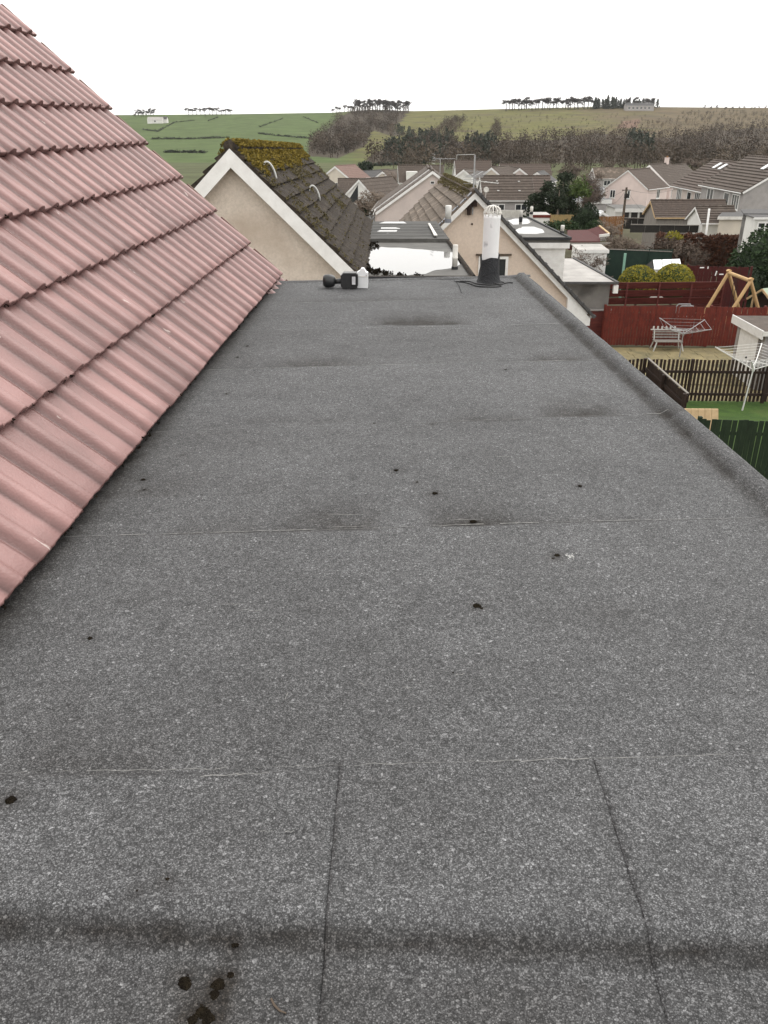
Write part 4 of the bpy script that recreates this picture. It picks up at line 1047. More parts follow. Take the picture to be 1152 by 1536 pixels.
# flag-like bits on the screen omitted; pale pegs
for px, py, a_, ln in [(1053, 401.5, 0, .22), (1062, 401.5, 90, .12), (1074, 410, 80, .25), (1082, 411.5, 0, .22)]:
    c = P(px, py, 46.6); b = MB().bar(c - Vector((cos(R(a_)), 0, sin(R(a_)))) * ln / 2, c + Vector((cos(R(a_)), 0, sin(R(a_)))) * ln / 2, .05); part('white_peg', b, 'white_paint', T)

# rotary airers
def airer(label, base, h, arms, m, lines=5, z0=0.0, lean=(0, 0), R0=1.5, rise=.55):
    base = Vector(base); T = thing('rotary_airer', label, 'clothes airer', base); top = base + Vector((lean[0], lean[1], h))
    part('pole', MB().tube([base, top], [.028, .022], 8), m, T); ends = []
    hub = base.lerp(top, .86); b = MB().lathe([(.05, -.06), (.06, 0), (.05, .08)], hub, n=8); part('hub', b, m, T)
    for k in range(4):
        a = arms + pi / 2 * k; e = hub + Vector((cos(a) * R0, sin(a) * R0, rise)); ends.append(e); part('arm', MB().tube([hub, e], .020, 6), m, T)
        part('strut', MB().tube([top, hub.lerp(e, .42)], .012, 5), m, T)
    b = MB()
    for q in [(.35 + .65 * i / (lines - 1)) for i in range(lines)]:
        for k in range(4): b.tube([hub.lerp(ends[k], q), hub.lerp(ends[(k + 1) % 4], q) - Vector((0, 0, .02)) ], .006, 3, False)
    part('washing_line', b, m, T); return T
airer('grey rotary airer standing open on the stone patio', gpt(G(1019, 537).x, G(1019, 537).y), 1.22, R(35), 'metal', 4, R0=1.35, rise=.46)
ab = G(1113, 617); airer('white rotary airer standing on the green lawn', gpt(ab.x, ab.y), 1.75, R(62), 'white_paint', 7, lean=(.12, 0), R0=1.35, rise=.62)
# bench
bc = Vector((P(1000, 520, 36.75).x, 36.75, 0)); BT = thing('garden_bench', 'weathered slatted garden bench with metal frame against the red fence', 'bench', gpt(bc.x, bc.y)); g0 = gpt(bc.x, bc.y)
for s in (-1, 1):
    x = .55 * s
    b = MB().tube([g0 + Vector((x + .12 * s, -.3, 0)), g0 + Vector((x, -.25, .42)), g0 + Vector((x, .2, .42)), g0 + Vector((x + .10 * s, .32, 0))], .03, 6); part('leg', b, 'pale_metal', BT)
    b = MB().tube([g0 + Vector((x, .2, .42)), g0 + Vector((x, .32, .85))], .025, 6); part('back_post', b, 'pale_metal', BT)
sm = MB().box((0, 0, 0), (1.25, .075, .025)).mesh('slat', 'grey_wood')
for k in range(5): piece('slat', sm, BT, Matrix.Translation(g0 + Vector((0, -.22 + .1 * k, .45))))
for k in range(3): piece('slat', sm, BT, Matrix.Translation(g0 + Vector((0, .24 + .03 * k, .56 + .12 * k))) @ Matrix.Rotation(R(75), 4, 'X'))
for k in range(6):
    b = MB().box(g0 + Vector((-.6 + .19 * k, .34, .95)), (.07, .03, .16)); part('back_rod', b, 'pale_metal', BT)
b = MB().bar(g0 + Vector((-.72, .34, .88)), g0 + Vector((.65, .34, .88)), .04); part('top_rail', b, 'pale_metal', BT)
# garage with white door
q0 = P(1102, 474.5, 33.2); q1 = P(1145.5, 498, 30.2); GB = gz(12, 32)
GT = thing('garage', 'small grey garage with white side door and white fascia at the right edge', 'garage', (q0.x, 32, GB))
gx0 = q0.x + .16; gx1 = q1.x + .16
b = MB().prism([(gx1, 30.35, GB - 1), (gx1 + 4, 30.35, GB - 1), (gx0 + 4, 33.1, GB - 1), (gx0, 33.1, GB - 1)], (0, 0, q1.z - .1 - GB + 1)); part('wall', b, 'grey_render', GT)
b = MB().prism([(q1.x, 30.15, q1.z - .04), (q1.x + 4.5, 30.15, q1.z - .04), (q0.x + 4.5, 33.3, q0.z - .04), (q0.x, 33.3, q0.z - .04)], (0, 0, .05)); part('roof', b, 'brown_tile', GT)
b = MB().prism([Vector((q0.x - .02, 33.3, q0.z + .05)), Vector((q1.x - .02, 30.12, q1.z + .05)), Vector((q1.x - .02, 30.12, q1.z - .27)), Vector((q0.x - .02, 33.3, q0.z - .27))], (-.04, 0, 0)); part('fascia', b, 'white_paint', GT)
b = MB().box((q1.x + 2.2, 30.11, q1.z - .06), (4.5, .04, .16)); part('fascia', b, 'soiled_white', GT)
dl = lambda y: lerp(gx1, gx0, (y - 30.35) / 2.75) - .03
b = MB().prism([(dl(32.6), 32.6, GB + .02), (dl(30.75), 30.75, GB + .02), (dl(30.75), 30.75, q1.z - .3), (dl(32.6), 32.6, q0.z - .3)], (-.04, 0, 0)); dor = part('door', b, 'white_paint', GT)
b = MB().lathe([(.05, 0), (.03, .03), (.035, .05)], (dl(31.5) - .04, 31.5, GB + 1.0), (-1, 0, 0), 8); part('handle', b, 'black_plastic', dor)
for yy in (32.66, 30.69): part('door_frame', MB().box((dl(yy) + .0, yy, (GB + q0.z) / 2 - .15), (.08, .09, q0.z - GB - .4)), 'grey_wood', GT)
b = MB().box((gx1 + .75, 30.32, GB + .85), (.9, .06, 1.7)); part('front_door', b, 'dark_red', GT)
# swing
def onf(px, py, Y): return P(px, py, Y)
SW = thing('swing_frame', 'timber A frame garden swing rising above the red fences', 'swing', gpt(onf(1093, 467, 40.5).x, 40.5))
t0 = onf(1093, 409, 41.5); t1 = onf(1126, 421.5, 39.3)
part('beam', MB().tube([t0, t1], .09, 8), 'pine_wood', SW)
for tp_, px, py, Y in [(t0, 1054, 473, 41.1), (t0, 1110, 470, 42.0), (t1, 1091, 476, 39.0), (t1, 1139, 470, 39.7)]:
    e = onf(px, py, Y); dirv = (e - tp_); k = (gz(e.x, e.y) - tp_.z) / dirv.z; part('leg', MB().tube([tp_ - dirv.normalized() * .15, tp_ + dirv * max(1, k)], .085, 8), 'pine_wood', SW)
for t in (.3, .42):
    a = t0.lerp(t1, t); part('swing_rope', MB().tube([a, a + Vector((0, 0, -1.75))], .015, 4), 'black_rubber', SW)
a = t0.lerp(t1, .36) + Vector((0, 0, -1.75)); part('swing_seat', MB().box(a, (.3, .55, .04)), 'black_plastic', SW)
# playhouse
mat('mint_roof', (.33, .40, .31), (.28, .34, .26), 3, .7)
pc = P(1144, 434.5, 40.6); PR = Matrix.Translation((pc.x, pc.y, pc.z)) @ Matrix.Rotation(R(-62), 4, 'Z'); z0 = gz(pc.x, 41) - pc.z
PH = thing('playhouse', 'small wooden playhouse with pale green roof at the right edge', 'playhouse', M=PR)
b = MB().prism([(-.62, .25, z0), (.62, .25, z0), (.62, .25, -.55), (0, .25, -.1), (-.62, .25, -.55)], (0, 1.6, 0)); part('wall', b, 'brown_wood', PH, world=False)
for s in (-1, 1):
    b = MB().prism([(0, 0, 0), (.78 * s, 0, -.56), (.78 * s, 0, -.50), (0, 0, .06)], (0, 2.1, 0)); part('roof_slope', b, 'mint_roof', PH, world=False)
    b = MB().bar((0, -.03, 0), (.80 * s, -.03, -.57), .04, .10); part('bargeboard', b, 'pale_plank', PH, world=False)
    b = MB().box((.5 * s, .06, (z0 - .4) / 2), (.07, .07, -.4 - z0)); part('porch_post', b, 'pale_plank', PH, world=False)
# steel hoop frame
hc = P(1031, 459, 40.2); b = MB()
T = thing('metal_frame', 'pale tubular metal hoop frame poking above the red fence', 'frame', gpt(hc.x, 40.2))
for dy in (0, .45):
    c = hc + Vector((0, dy, 0)); b = MB().tube([c + Vector((-.50, 0, -1.6)), c + Vector((-.36, 0, -.1)), c + Vector((-.28, 0, 0)), c + Vector((.28, 0, 0)), c + Vector((.36, 0, -.1)), c + Vector((.50, 0, -1.6))], .03, 6); part('hoop', b, 'metal', T)
b = MB().bar(hc + Vector((0, 0, -.5)) + Vector((-.40, 0, 0)), hc + Vector((.40, 0, -.5)), .04); part('cross_bar', b, 'metal', T)

# leafy shrubs
def shrub(name, label, c, rad, n, size, m, cat='bush', seed=1, fill=.8, core=None, low=-.15, group=None, lump=.25):
    rg = random.Random(seed); c = Vector(c); base = Vector((c.x, c.y, gz(c.x, c.y))); T = thing(name, label, cat, base, group)
    b = MB().leaves(c, rad, n, size, rg, fill, low, 1.0, lump); o = part('foliage', b, m, T)
    if core:
        b = MB()
        b.grid(lambda s, t: c + Vector((rad[0] * core * sin(pi * t) * cos(2 * pi * s), rad[1] * core * sin(pi * t) * sin(2 * pi * s), rad[2] * core * cos(pi * t))) * (1 + .12 * noise.noise(Vector((s * 6, t * 6, seed)))), 14, 9); part('inner_branches', b, {'beech_leaf': 'brown_twig', 'golden_leaf': 'hedge_mid'}.get(m, 'hedge_dark'), T, smooth=True)
    b = MB().tube([base, c], [.08, .05], 6); part('stem', b, 'bark', T); return T
for i, (px, py) in enumerate([(958.5, 416), (1012, 414)]):
    c = P(px, py, 46); shrub('round_bush', ['golden green clipped round bush beside the grey wall', 'golden green clipped round bush nearer the swing'][i], c - Vector((0, 0, .35)), (1.10, 1.05, 1.0), 5200, .050, 'golden_leaf', seed=50 + i, fill=.93, core=.90, lump=.05, group='clipped round bushes')
c = P(1140, 395, 52); shrub('conifer_bush', 'big dark green conifer bush behind the playhouse', c - Vector((-.3, 0, .9)), (2.2, 2.0, 3.0), 5200, .11, 'hedge_mid', seed=60, fill=.7, core=.8, cat='bush')
c = P(1120, 425, 50); shrub('conifer_bush', 'dark lower conifer between the swing and the playhouse', c - Vector((0, 0, .6)), (1.3, 1.2, 1.7), 2000, .10, 'hedge_dark', seed=61, fill=.7, core=.8)
# beech hedge: copper leaves
def hedge(name, label, a, c, w_, h, n, size, m, seed):
    a = Vector(a); c = Vector(c); rg = random.Random(seed); T = thing(name, label, 'hedge', a); d = c - a; b = MB(); nn = Vector((-d.y, d.x, 0)).normalized()
    for k in range(n):
        t = rg.random(); s = rg.choice([0, 0, 1]); q = a.lerp(c, t)
        hh = h * (1 + .10 * noise.noise(Vector((t * 9, seed, 0))))
        if s == 0: p_ = q - nn * (w_ / 2 + .12 * noise.noise(Vector((t * 20, rg.random(), 0)))) + Vector((0, 0, rg.random() * hh))
        else: p_ = q + nn * rg.uniform(-.5, .5) * w_ + Vector((0, 0, hh + rg.gauss(0, .06)))
        b.leaves(p_, (.10, .10, .10), 2, size, rg, .2)
    part('foliage', b, m, T)
    b = MB().prism([a - nn * w_ * .42, a + nn * w_ * .42, a + nn * w_ * .42 + Vector((0, 0, h * .93)), a - nn * w_ * .42 + Vector((0, 0, h * .93))], d); part('inner_branches', b, 'brown_twig', T); return T
ha = P(985, 350, 69); hb_ = P(1117, 343, 67)
hedge('beech_hedge', 'copper brown beech hedge behind the small lawn', gpt(ha.x, 69), gpt(hb_.x, 67), 1.0, ha.z - gz(ha.x, 68) - .1, 4200, .10, 'beech_leaf', 3)
c = P(1011, 352, 67); shrub('golden_shrub', 'pale yellow shrub against the copper hedge', c - Vector((0, 0, .3)), (.75, .6, .6), 500, .09, 'golden_leaf', seed=66, fill=.4)
c = P(1000, 372, 64); shrub('bare_shrub', 'tangled brown bare shrub below the yellow shrub', c, (1.3, 1.0, .9), 700, .10, 'brown_twig', seed=67, fill=.2, cat='shrub')
c = P(1030, 380, 56); shrub('bare_shrub', 'tangled brown bare shrub left of the small lawn', c - Vector((0, 0, .1)), (1.1, 1.0, 1.0), 700, .10, 'brown_twig', seed=68, fill=.2, cat='shrub')
ground_patch('lawn', None, 'lawn_far', .03, world=[G(1048, 400), G(1100, 402), G(1097, 384), G(1058, 388)])
# greenhouse-like cold frame
c = P(1000, 397, 52); CF = thing('cold_frame', 'white glazed cold frame with sloping lid behind the round bushes', 'cold frame', gpt(c.x, 52)); z0 = gz(c.x, 52)
l0 = P(981, 405, 51.5); l1 = P(1023, 404, 51.5); l2 = P(1020, 389.5, 52.6); l3 = P(979, 391, 52.6)
b = MB().prism([l0 - Vector((0, 0, .05)), l1 - Vector((0, 0, .05)), Vector((l1.x, l1.y, z0)), Vector((l0.x, l0.y, z0))], (0, 1.0, 0)); part('body', b, 'soiled_white', CF)
for k in range(3):
    a, c_ = k / 3 + .012, (k + 1) / 3 - .012; b = MB().prism([l0.lerp(l1, a), l0.lerp(l1, c_), l3.lerp(l2, c_), l3.lerp(l2, a)], (0, 0, .05)); part('glazed_lid', b, 'white_plastic', CF)
b = MB().prism([l0 + Vector((-.02, 0, .02)), l3 + Vector((-.02, 0, .02)), l3 + Vector((-.38, .1, -.35)), l0 + Vector((-.42, 0, -.2))], (0, .03, .02)); part('side_panel', b, 'black_wood', CF)
# green net enclosure with mint post
na = P(905, 374, 54); nb = P(1008, 378, 54); NT = thing('net_screen', 'dark green netting screen behind the round bushes', 'screen', gpt(na.x, 54)); z0 = gz(14, 54)
b = MB().box(((na.x + nb.x) / 2, 54, (z0 + na.z) / 2), (nb.x - na.x, .03, na.z - z0)); part('netting', b, 'net_green', NT)
for k in range(4):
    x = lerp(na.x, nb.x, k / 3); b = MB().tube([(x, 53.95, z0), (x, 53.95, na.z + .05)], .035, 6); part('post', b, 'net_green', NT)
b = MB().bar(na + Vector((0, -.05, .03)), nb + Vector((0, -.05, .03)), .05); part('top_wire', b, 'grey_wood', NT)
a = P(938, 380, 53); b = MB().box((a.x, 53, (a.z + z0) / 2), (.14, .10, a.z - z0)); solo('mint_post', b, 'mint_paint', 'pale mint green post standing before the dark netting', 'post', (a.x, 53, z0))
# white shed and dark red shed
def flat_box(name, label, cat, tl, tr, Y, depth, wall, roof, h=None, over=.08, fascia='white_paint', fh=.18, skew=0):
    a = P(*tl, Y); c = P(*tr, Y); z0 = gz((a.x + c.x) / 2, Y) - .6; T = thing(name, label, cat, (a.x, Y, z0 + .6)); z1 = (a.z + c.z) / 2
    off = Vector((skew, depth, 0))
    b = MB().prism([(a.x, Y, z0), (c.x, Y, z0), (c.x, Y, z1 - .04), (a.x, Y, z1 - .04)], off); part('wall', b, wall, T)
    q = [Vector((a.x - over, Y - over, z1)), Vector((c.x + over, Y - over, z1)), Vector((c.x + over, Y + over, z1)) + off, Vector((a.x - over, Y + over, z1)) + off]
    b = MB().prism(q, (0, 0, .05)); part('roof', b, roof, T)
    if fascia:
        b = MB().box(((a.x + c.x) / 2, Y - over - .012, z1 - fh / 2 + .04), (c.x - a.x + 2 * over, .02, fh)); part('fascia', b, fascia, T)
        b = MB().bar(Vector((c.x + over + .012, Y - over, z1 - fh / 2 + .04)), Vector((c.x + over + .012, Y + over, z1 - fh / 2 + .04)) + off, .02, fh); part('fascia', b, fascia, T)
    return T, a, c, z0 + .6, z1
T, a, c, z0, z1 = flat_box('shed', 'white flat topped shed with panelled doors beside the dark netting', 'shed', (868, 376), (911, 376), 52, 2.6, 'white_paint', 'pale_felt', skew=.1)
for k in range(3):
    b = MB().box((lerp(a.x, c.x, (k + .5) / 3), 51.98, (z0 + z1) / 2 - .12), ((c.x - a.x) / 3 - .06, .03, z1 - z0 - .35)); part('door_panel', b, 'white_paint', T)
# rough grey extension with a wet pale flat roof beside the peach house
T, a, c, z0, z1 = flat_box('extension', 'rough grey roughcast block with pale wet flat roof beside the peach house', 'building', (846, 424), (916, 424), 38.5, 7.0, 'roughcast', 'pale_felt', over=.22, fascia=None, skew=-.6)
b = MB().bar((c.x + .24, 38.2, z1 + .04), (c.x - .36, 45.7, z1 + .04), .14, .12); part('roof_kerb', b, 'grey_tile', T)
b = MB().box(((a.x + c.x) / 2, 38.24, z1 + .03), (c.x - a.x + .5, .10, .10)); part('roof_kerb', b, 'grey_tile', T)
b = MB().box((c.x + .2, 38.3, z1 - .25), (.22, .18, .35)); part('hopper', b, 'white_paint', T)
q = P(868, 466, 38.4); q2 = P(915, 466, 38.4); b = MB().box(((q.x + q2.x) / 2 - .3, 38.42, (q.z + z0) / 2), (q2.x - q.x + .4, .14, q.z - z0)); part('red_door', b, 'red_board', T)
b = MB().box(((q.x + q2.x) / 2 - .3, 38.40, q.z + .04), (q2.x - q.x + .8, .2, .06)); part('lintel', b, 'grey_render', T)
# dark red low shed roof
A0, A1, A2, A3 = P(848, 364, 58), P(890, 364, 58), P(913, 352, 60), P(868, 346, 62)
T = thing('shed', 'low dark red shed roof between the white dormer and brown shrubs', 'shed', gpt(A0.x, 58))
b = MB().prism([P(851, 347, 60), P(900, 346, 60), P(900, 364, 57), P(851, 364, 57)], (0, 0, .08)); part('roof', b, 'dark_red', T)
b = MB().prism([P(853, 364, 57.2), P(895, 364, 57.2), P(895, 375, 57.2), P(853, 375, 57.2)], (0, 2.5, 0)); part('wall', b, 'dark_red', T)
b = MB().bar(P(899, 339, 60), P(914, 351, 58), .12, .10); part('bargeboard', b, 'pale_plank', T)
b = MB().prism([P(899, 339, 60), P(913, 351, 58), P(899, 356, 58), P(880, 345, 60)], (0, 0, -.06)); part('roof', b, 'dark_red', T)
b = MB().bar(P(899, 354, 57.6), P(914, 352, 57.6), .16, .16); part('eave_board', b, 'soiled_white', T)
b = MB().bar(P(854, 365.5, 56.9), P(915, 365, 56.9), .10, .10); part('rail', b, 'grey_wood', T)
# bare brown shrubs in the middle ground
def bare_tree_mb(h, seed, spread=.5, levels=4, r0=None, twig=.01):
    rg = random.Random(seed); b = MB(); r0 = r0 or h * .022
    def grow(p_, d, L, r, lv):
        n = 3; pts = [p_]; dd = d.copy()
        for k in range(n):
            dd = (dd + Vector((rg.gauss(0, .13), rg.gauss(0, .13), .05))).normalized(); pts.append(pts[-1] + dd * L / n)
        if lv <= 1:
            b.tube(pts, [r, r * .8, r * .7, r * .4], 3, False)
        else: b.tube(pts, [r, r * .9, r * .8, r * .65], 6 if lv == levels else 4, False)
        if lv == 0: return
        for k in range(rg.randint(3, 5) if lv > 1 else 5):
            t = rg.uniform(.35, 1); i = min(int(t * n), n - 1); q = pts[i].lerp(pts[i + 1], t * n - i)
            sd_ = Vector((rg.gauss(0, 1), rg.gauss(0, 1), rg.gauss(.1, .5))).normalized(); grow(q, (dd * (1 - spread) + sd_ * spread * 1.4 + Vector((0, 0, .12))).normalized(), L * rg.uniform(.5, .75), max(r * .5, twig), lv - 1)
    grow(Vector((0, 0, 0)), Vector((0, 0, 1)), h * .42, r0, levels)
    return b
BT_ = [bare_tree_mb(1.0, s, .55, 4, .02, .0035) for s in (1, 2, 3)]
BM = [[MB(), b_] for b_ in BT_]
BME = []
for i, b_ in enumerate(BT_):
    rg = random.Random(90 + i); tip = [q for q in b_.v if q.z > .3]
    b_.cur = 1
    for _ in range(1300):
        p_ = rg.choice(tip) + Vector((rg.gauss(0, .03), rg.gauss(0, .03), rg.gauss(0, .03))); d = Vector((rg.gauss(0, 1), rg.gauss(0, 1), rg.gauss(.5, 1))).normalized() * .05; n_ = d.orthogonal().normalized() * .007
        b_.face([p_ - d - n_, p_ + d, p_ - d + n_])
    b_.cur = 0
    BME.append(b_)
def bare_tree(label, base, h, kind, m='brown_twig', wx=1.0, group=None, name='bare_tree', rot=0):
    T = thing(name, label, 'tree', base, group); src = BME[kind]
    for nm, idx in (('trunk', 0), ('crown', 1)):
        b = MB(); b.v = [Vector((q.x * h * wx, q.y * h * wx, q.z * h)) for q in src.v]
        b.v = [Vector((q.x * cos(rot) - q.y * sin(rot), q.x * sin(rot) + q.y * cos(rot), q.z)) for q in b.v]
        b.f = [f for f, mi in zip(src.f, src.mi) if mi == idx]; b.mi = [0] * len(b.f)
        used = sorted({i for f in b.f for i in f}); mp_ = {o_: n_ for n_, o_ in enumerate(used)}; b.v = [b.v[i] for i in used]; b.f = [tuple(mp_[i] for i in f) for f in b.f]
        part(nm, b, m if idx else ('bark' if m != 'pale_twig' else 'pale_twig'), T, world=False)
    return T
def treeat(label, px, py_base, py_top, Y, kind, m='brown_twig', wx=1.0, rot=0):
    a = P(px, py_base, Y); t = P(px, py_top, Y); base = gpt(a.x, Y); return bare_tree(label, base, (t.z - base.z) * 1.02, kind, m, wx, rot=rot)
treeat('bare grey tree with spreading branches on the green by the white bungalow', 563, 308, 262, 118, 0, 'pale_twig', 1.2)
treeat('bushy brown tree behind the white bungalow', 586, 280, 250, 190, 1, 'pale_twig', 1.5, 1)
treeat('bare brown tree right of the dark pines', 872, 300, 246, 150, 1, 'brown_twig', 1.2)
treeat('bare brown tree leaning over the pale pavilion', 888, 305, 262, 128, 2, 'brown_twig', 1.1)
treeat('brown rounded tree behind the pine group', 862, 262, 232, 240, 0, 'brown_twig', 1.5)
treeat('brown bare tree at the end of the far brown roof', 815, 268, 240, 230, 2, 'brown_twig', 1.4)
treeat('thin bare tree above the far village roofs', 905, 262, 236, 250, 1, 'brown_twig', 1.3)
treeat('brown bare tree standing behind the paired pink houses', 1000, 262, 226, 220, 0, 'brown_twig', 1.5)
treeat('brown bare tree behind the striped brown roof', 1052, 262, 230, 210, 2, 'brown_twig', 1.6)
treeat('bare brown shrub tree by the white dormer corner', 862, 392, 366, 50, 1, 'brown_twig', 1.4)
treeat('tall brown bare shrub between the red roof and copper hedge', 925, 372, 318, 64, 2, 'pale_twig', 1.0)
treeat('brown bare shrub right of the red roof', 945, 372, 335, 66, 0, 'brown_twig', 1.5)
treeat('young bare tree at the corner of the small lawn', 1038, 402, 362, 54, 1, 'brown_twig', .7)

# pines
def pine(label, px, top, Y, w_, trunkbend, seed, m='pine_needle', base_py=None):
    t = P(px, top, Y); base = gpt(t.x, Y); h = t.z - base.z; rg = random.Random(seed); T = thing('pine_tree', label, 'tree', base, 'dark pines behind the fence')
    pts = [base, base + Vector((trunkbend * .6, 0, h * .15)), base + Vector((trunkbend, 0, h * .3)), base + Vector((trunkbend * .6, 0, h * .6)), t - Vector((0, 0, h * .08))]
    part('trunk', MB().tube(pts, [.20, .17, .15, .10, .03], 7), 'pale_bark', T, smooth=True)
    b = MB()
    for k in range(17):
        f = rg.random(); c = base + Vector((0, 0, h * (.36 + .56 * f))); r = w_ * (1 - .62 * f) * rg.uniform(.2, .8); a = rg.uniform(0, 6.28); c += Vector((cos(a) * r, sin(a) * r, 0))
        b.leaves(c, (w_ * .42, w_ * .42, h * .085), 120, .15, rg, .2, lump=.5)
    part('crown', b, m, T)
pine('pine with its crown lowest over the white caravan', 806, 284, 108, 1.7, -.5, 1)
pine('tallest dark pine with pointed top', 846, 255, 112, 2.2, .2, 2)
pine('dark pine with pale bent trunk in the group', 823, 270, 108, 1.8, .7, 3)
pine('dark pine at the front of the group', 840, 276, 104, 1.9, .0, 4)
pine('pine nearest the yellow green tree', 858, 272, 109, 1.6, -.2, 5)
c = P(868, 292, 104); shrub('leafy_tree', 'yellow green tree on the right of the dark pines', c, (1.5, 1.4, 2.0), 900, .16, 'yellow_green', 'tree', 71, .3)
c = P(879, 326, 84); shrub('conifer_bush', 'dark green domed evergreen in front of the wooden fences', c - Vector((0, 0, .5)), (1.35, 1.2, 1.75), 2400, .10, 'hedge_dark', seed=72, fill=.8, core=.85)
c = P(893, 336, 80); shrub('conifer_bush', 'small olive evergreen leaning against the dark dome', c - Vector((0, 0, .3)), (.9, .8, .7), 800, .10, 'hedge_mid', seed=73, fill=.7, core=.8)
c = P(840, 336, 74); shrub('hedge_shrub', 'scruffy green shrub below the yellow fence', c - Vector((0, 0, .4)), (2.0, .8, .8), 900, .12, 'hedge_mid', seed=74, fill=.3)
# dark soil under pines handled by shade; fences beyond
def bigfence(label, a, c, Y, h, m, sw=.14):
    p_ = P(*a, Y); q = P(*c, Y); pa_ = Vector((p_.x, Y, p_.z - h)); qa = Vector((q.x, Y, q.z - h)); return slat_fence(label, pa_, qa, h, m, sw, .012, (.2, .8), seed=int(a[0]), drop=0, jit=.01, post=2.4)
bigfence('weathered yellow board fence below the dark pines', (826, 322), (864, 322), 92, 1.5, 'fence_yellow')
bigfence('orange brown board fence right of the dark domed evergreen', (898, 325), (936, 324), 84, 1.7, 'orange_wood')
# caravan-like white shed with red eave
T, a, c, z0, z1 = flat_box('caravan', 'white static caravan with red stripe along its roof edge', 'caravan', (800, 323), (825, 323), 80, 2.6, 'white_render', 'pale_felt', over=.05, fascia='red_wood', fh=.24)
b = MB().box((a.x + .35, 79.97, z1 - .75), (.3, .03, .4)); part('window', b, 'glass', T)
# ---- pavilion-like pale building under the pink house
T, a, c, z0, z1 = flat_box('pavilion', 'pale grey low building with white band left of the pink house', 'building', (884, 299), (916, 300), 150, 6, 'grey_render', 'blue_grey', over=.2, fascia='white_paint', fh=.7)
gable_house('house', 'low blue grey roof seen between bare branches left of the pink house', P(905, 282, 158), 75, 7, 5, 30, 2.4, 'white_render', 'blue_grey', n=6, board=.2)
gable_house('shed', 'small shed with bright white gable trim behind the orange fence', P(903, 318, 96), 20, 3.6, 3, 28, 1.6, 'grey_render', 'white_plastic', n=4, board=.2, cat='shed', gutter=False)

# ================================================================== HOUSES ON THE RIGHT
wk = dict(mull=1)
PA, _, _, _, _ = gable_house('house', 'pink rendered two storey house with plain gable facing the gardens', P(943, 255, 150), -38, 7.6, 8.5, 36, 5.3, 'pink_render', 'brown_tile_b', n=14, board=.16, over=.35,
            windows=[('near', -2.4, 4.2, 1.0, 1.3), ('near', .3, 4.2, 1.0, 1.3), ('right', 4.6, 4.2, 1.3, 1.4), ('near', .2, 1.2, 2.6, 1.6, dict(mull=2))])
gable_house('house', 'taller pink house with white gable edge just behind the pink gable', P(975, 247, 160), -38, 8.6, 9, 38, 5.4, 'pink_render', 'brown_tile', n=14, board=.28, chimney=(0, 7.5, .9), windows=[('right', 1.6, 4.0, 1.6, 1.5), ('right', 5, 4.0, 1.6, 1.5)])
gable_house('house', 'white walled house with brown roof between the pink and striped roofs', P(1004, 248, 170), -38, 8.6, 8, 36, 5.2, 'white_render', 'brown_tile', n=12, board=.2, windows=[('near', 2.5, 3.6, 1.5, 1.5)])
HB, _, _, _, _ = gable_house('house', 'grey pink house with long striped brown roof and two rooflights', P(1125, 246, 104), 1.5, 9.6, 11.5, 31, 5.2, 'mauve_render', 'brown_tile_b', n=12, thick=.09, board=.2, verge=.15, over=.4,
            windows=[('left', 2.0, 4.1, 1.8, 1.5, dict(mull=2)), ('left', 4.9, 4.0, 1.5, 1.5, dict(frame='white_paint', mull=0)), ('left', 8.6, 4.1, 1.8, 1.5, dict(mull=2)), ('left', 2.4, 1.3, 2.2, 1.4, dict(mull=2)), ('left', 7, 1.3, 2.2, 1.4, dict(mull=2))])
for y, q in [(5.2, 1.2), (7.3, 1.1)]:
    an = R(31); rh = 5.2 + 4.8 * tan(an); c = Vector((-q * cos(an) - .1, y, rh - q * sin(an) + .12)); b = MB().box((0, 0, 0), (1.1, .75, .08), Matrix.Rotation(-an, 3, 'Y')); b.v = [v_ + c for v_ in b.v]; part('rooflight', b, 'white_plastic', HB, world=False)
HC, _, _, _, _ = gable_house('house', 'grey house at the right edge with striped brown roof and white windows', P(1196, 240, 90), 1.5, 9.6, 12, 31, 5.2, 'grey_render', 'brown_tile', n=12, thick=.09, board=.2, verge=.15, over=.4,
            windows=[('left', 1.7, 4.0, 1.9, 1.5, dict(mull=2)), ('left', 4.2, 4.0, 1.5, 1.5, dict(mull=0)), ('left', 9.0, 4.1, 1.9, 1.5, dict(mull=1)), ('left', 3, 1.3, 2.4, 1.4, dict(mull=2))])
an = R(31); q = 1.6; c = Vector((-q * cos(an) - .1, 3.4, 5.2 + 4.8 * tan(an) - q * sin(an) + .12)); b = MB().box((0, 0, 0), (1.1, .75, .08), Matrix.Rotation(-an, 3, 'Y')); b.v = [v_ + c for v_ in b.v]; part('rooflight', b, 'white_plastic', HC, world=False)
for i, (px, py, Y) in enumerate([(1056, 290, 103), (1132, 290, 91)]):
    pass
# garages before them
gable_house('garage', 'long brown tiled garage roof with pale boarded wall', P(979, 301, 82), -88, 3.6, 6.6, 33, 2.0, 'grey_wood', 'brown_tile_b', n=9, thick=.05, board=.16, boardmat='pale_plank', cat='garage', verge=.2, over=.3)
gable_house('garage', 'smaller garage with white wall beside the long brown roof', P(1046, 310, 76), -88, 3.6, 3.0, 30, 1.9, 'white_render', 'brown_tile', n=7, thick=.05, board=.16, cat='garage')
b = MB().tube([gpt(P(1064, 330, 72).x, 72), P(1064, 313, 72)], .09, 8); solo('vent_pole', b, 'white_paint', 'white upright pipe in front of the smaller garage', 'pipe', gpt(P(1064, 330, 72).x, 72), smooth=True)
T, a, c, z0, z1 = flat_box('carport', 'flat roofed carport with white fascia under the pink house', 'carport', (924, 314), (976, 312), 122, 6, 'white_render', 'flat_felt', over=.2, fascia='white_paint', fh=.5)
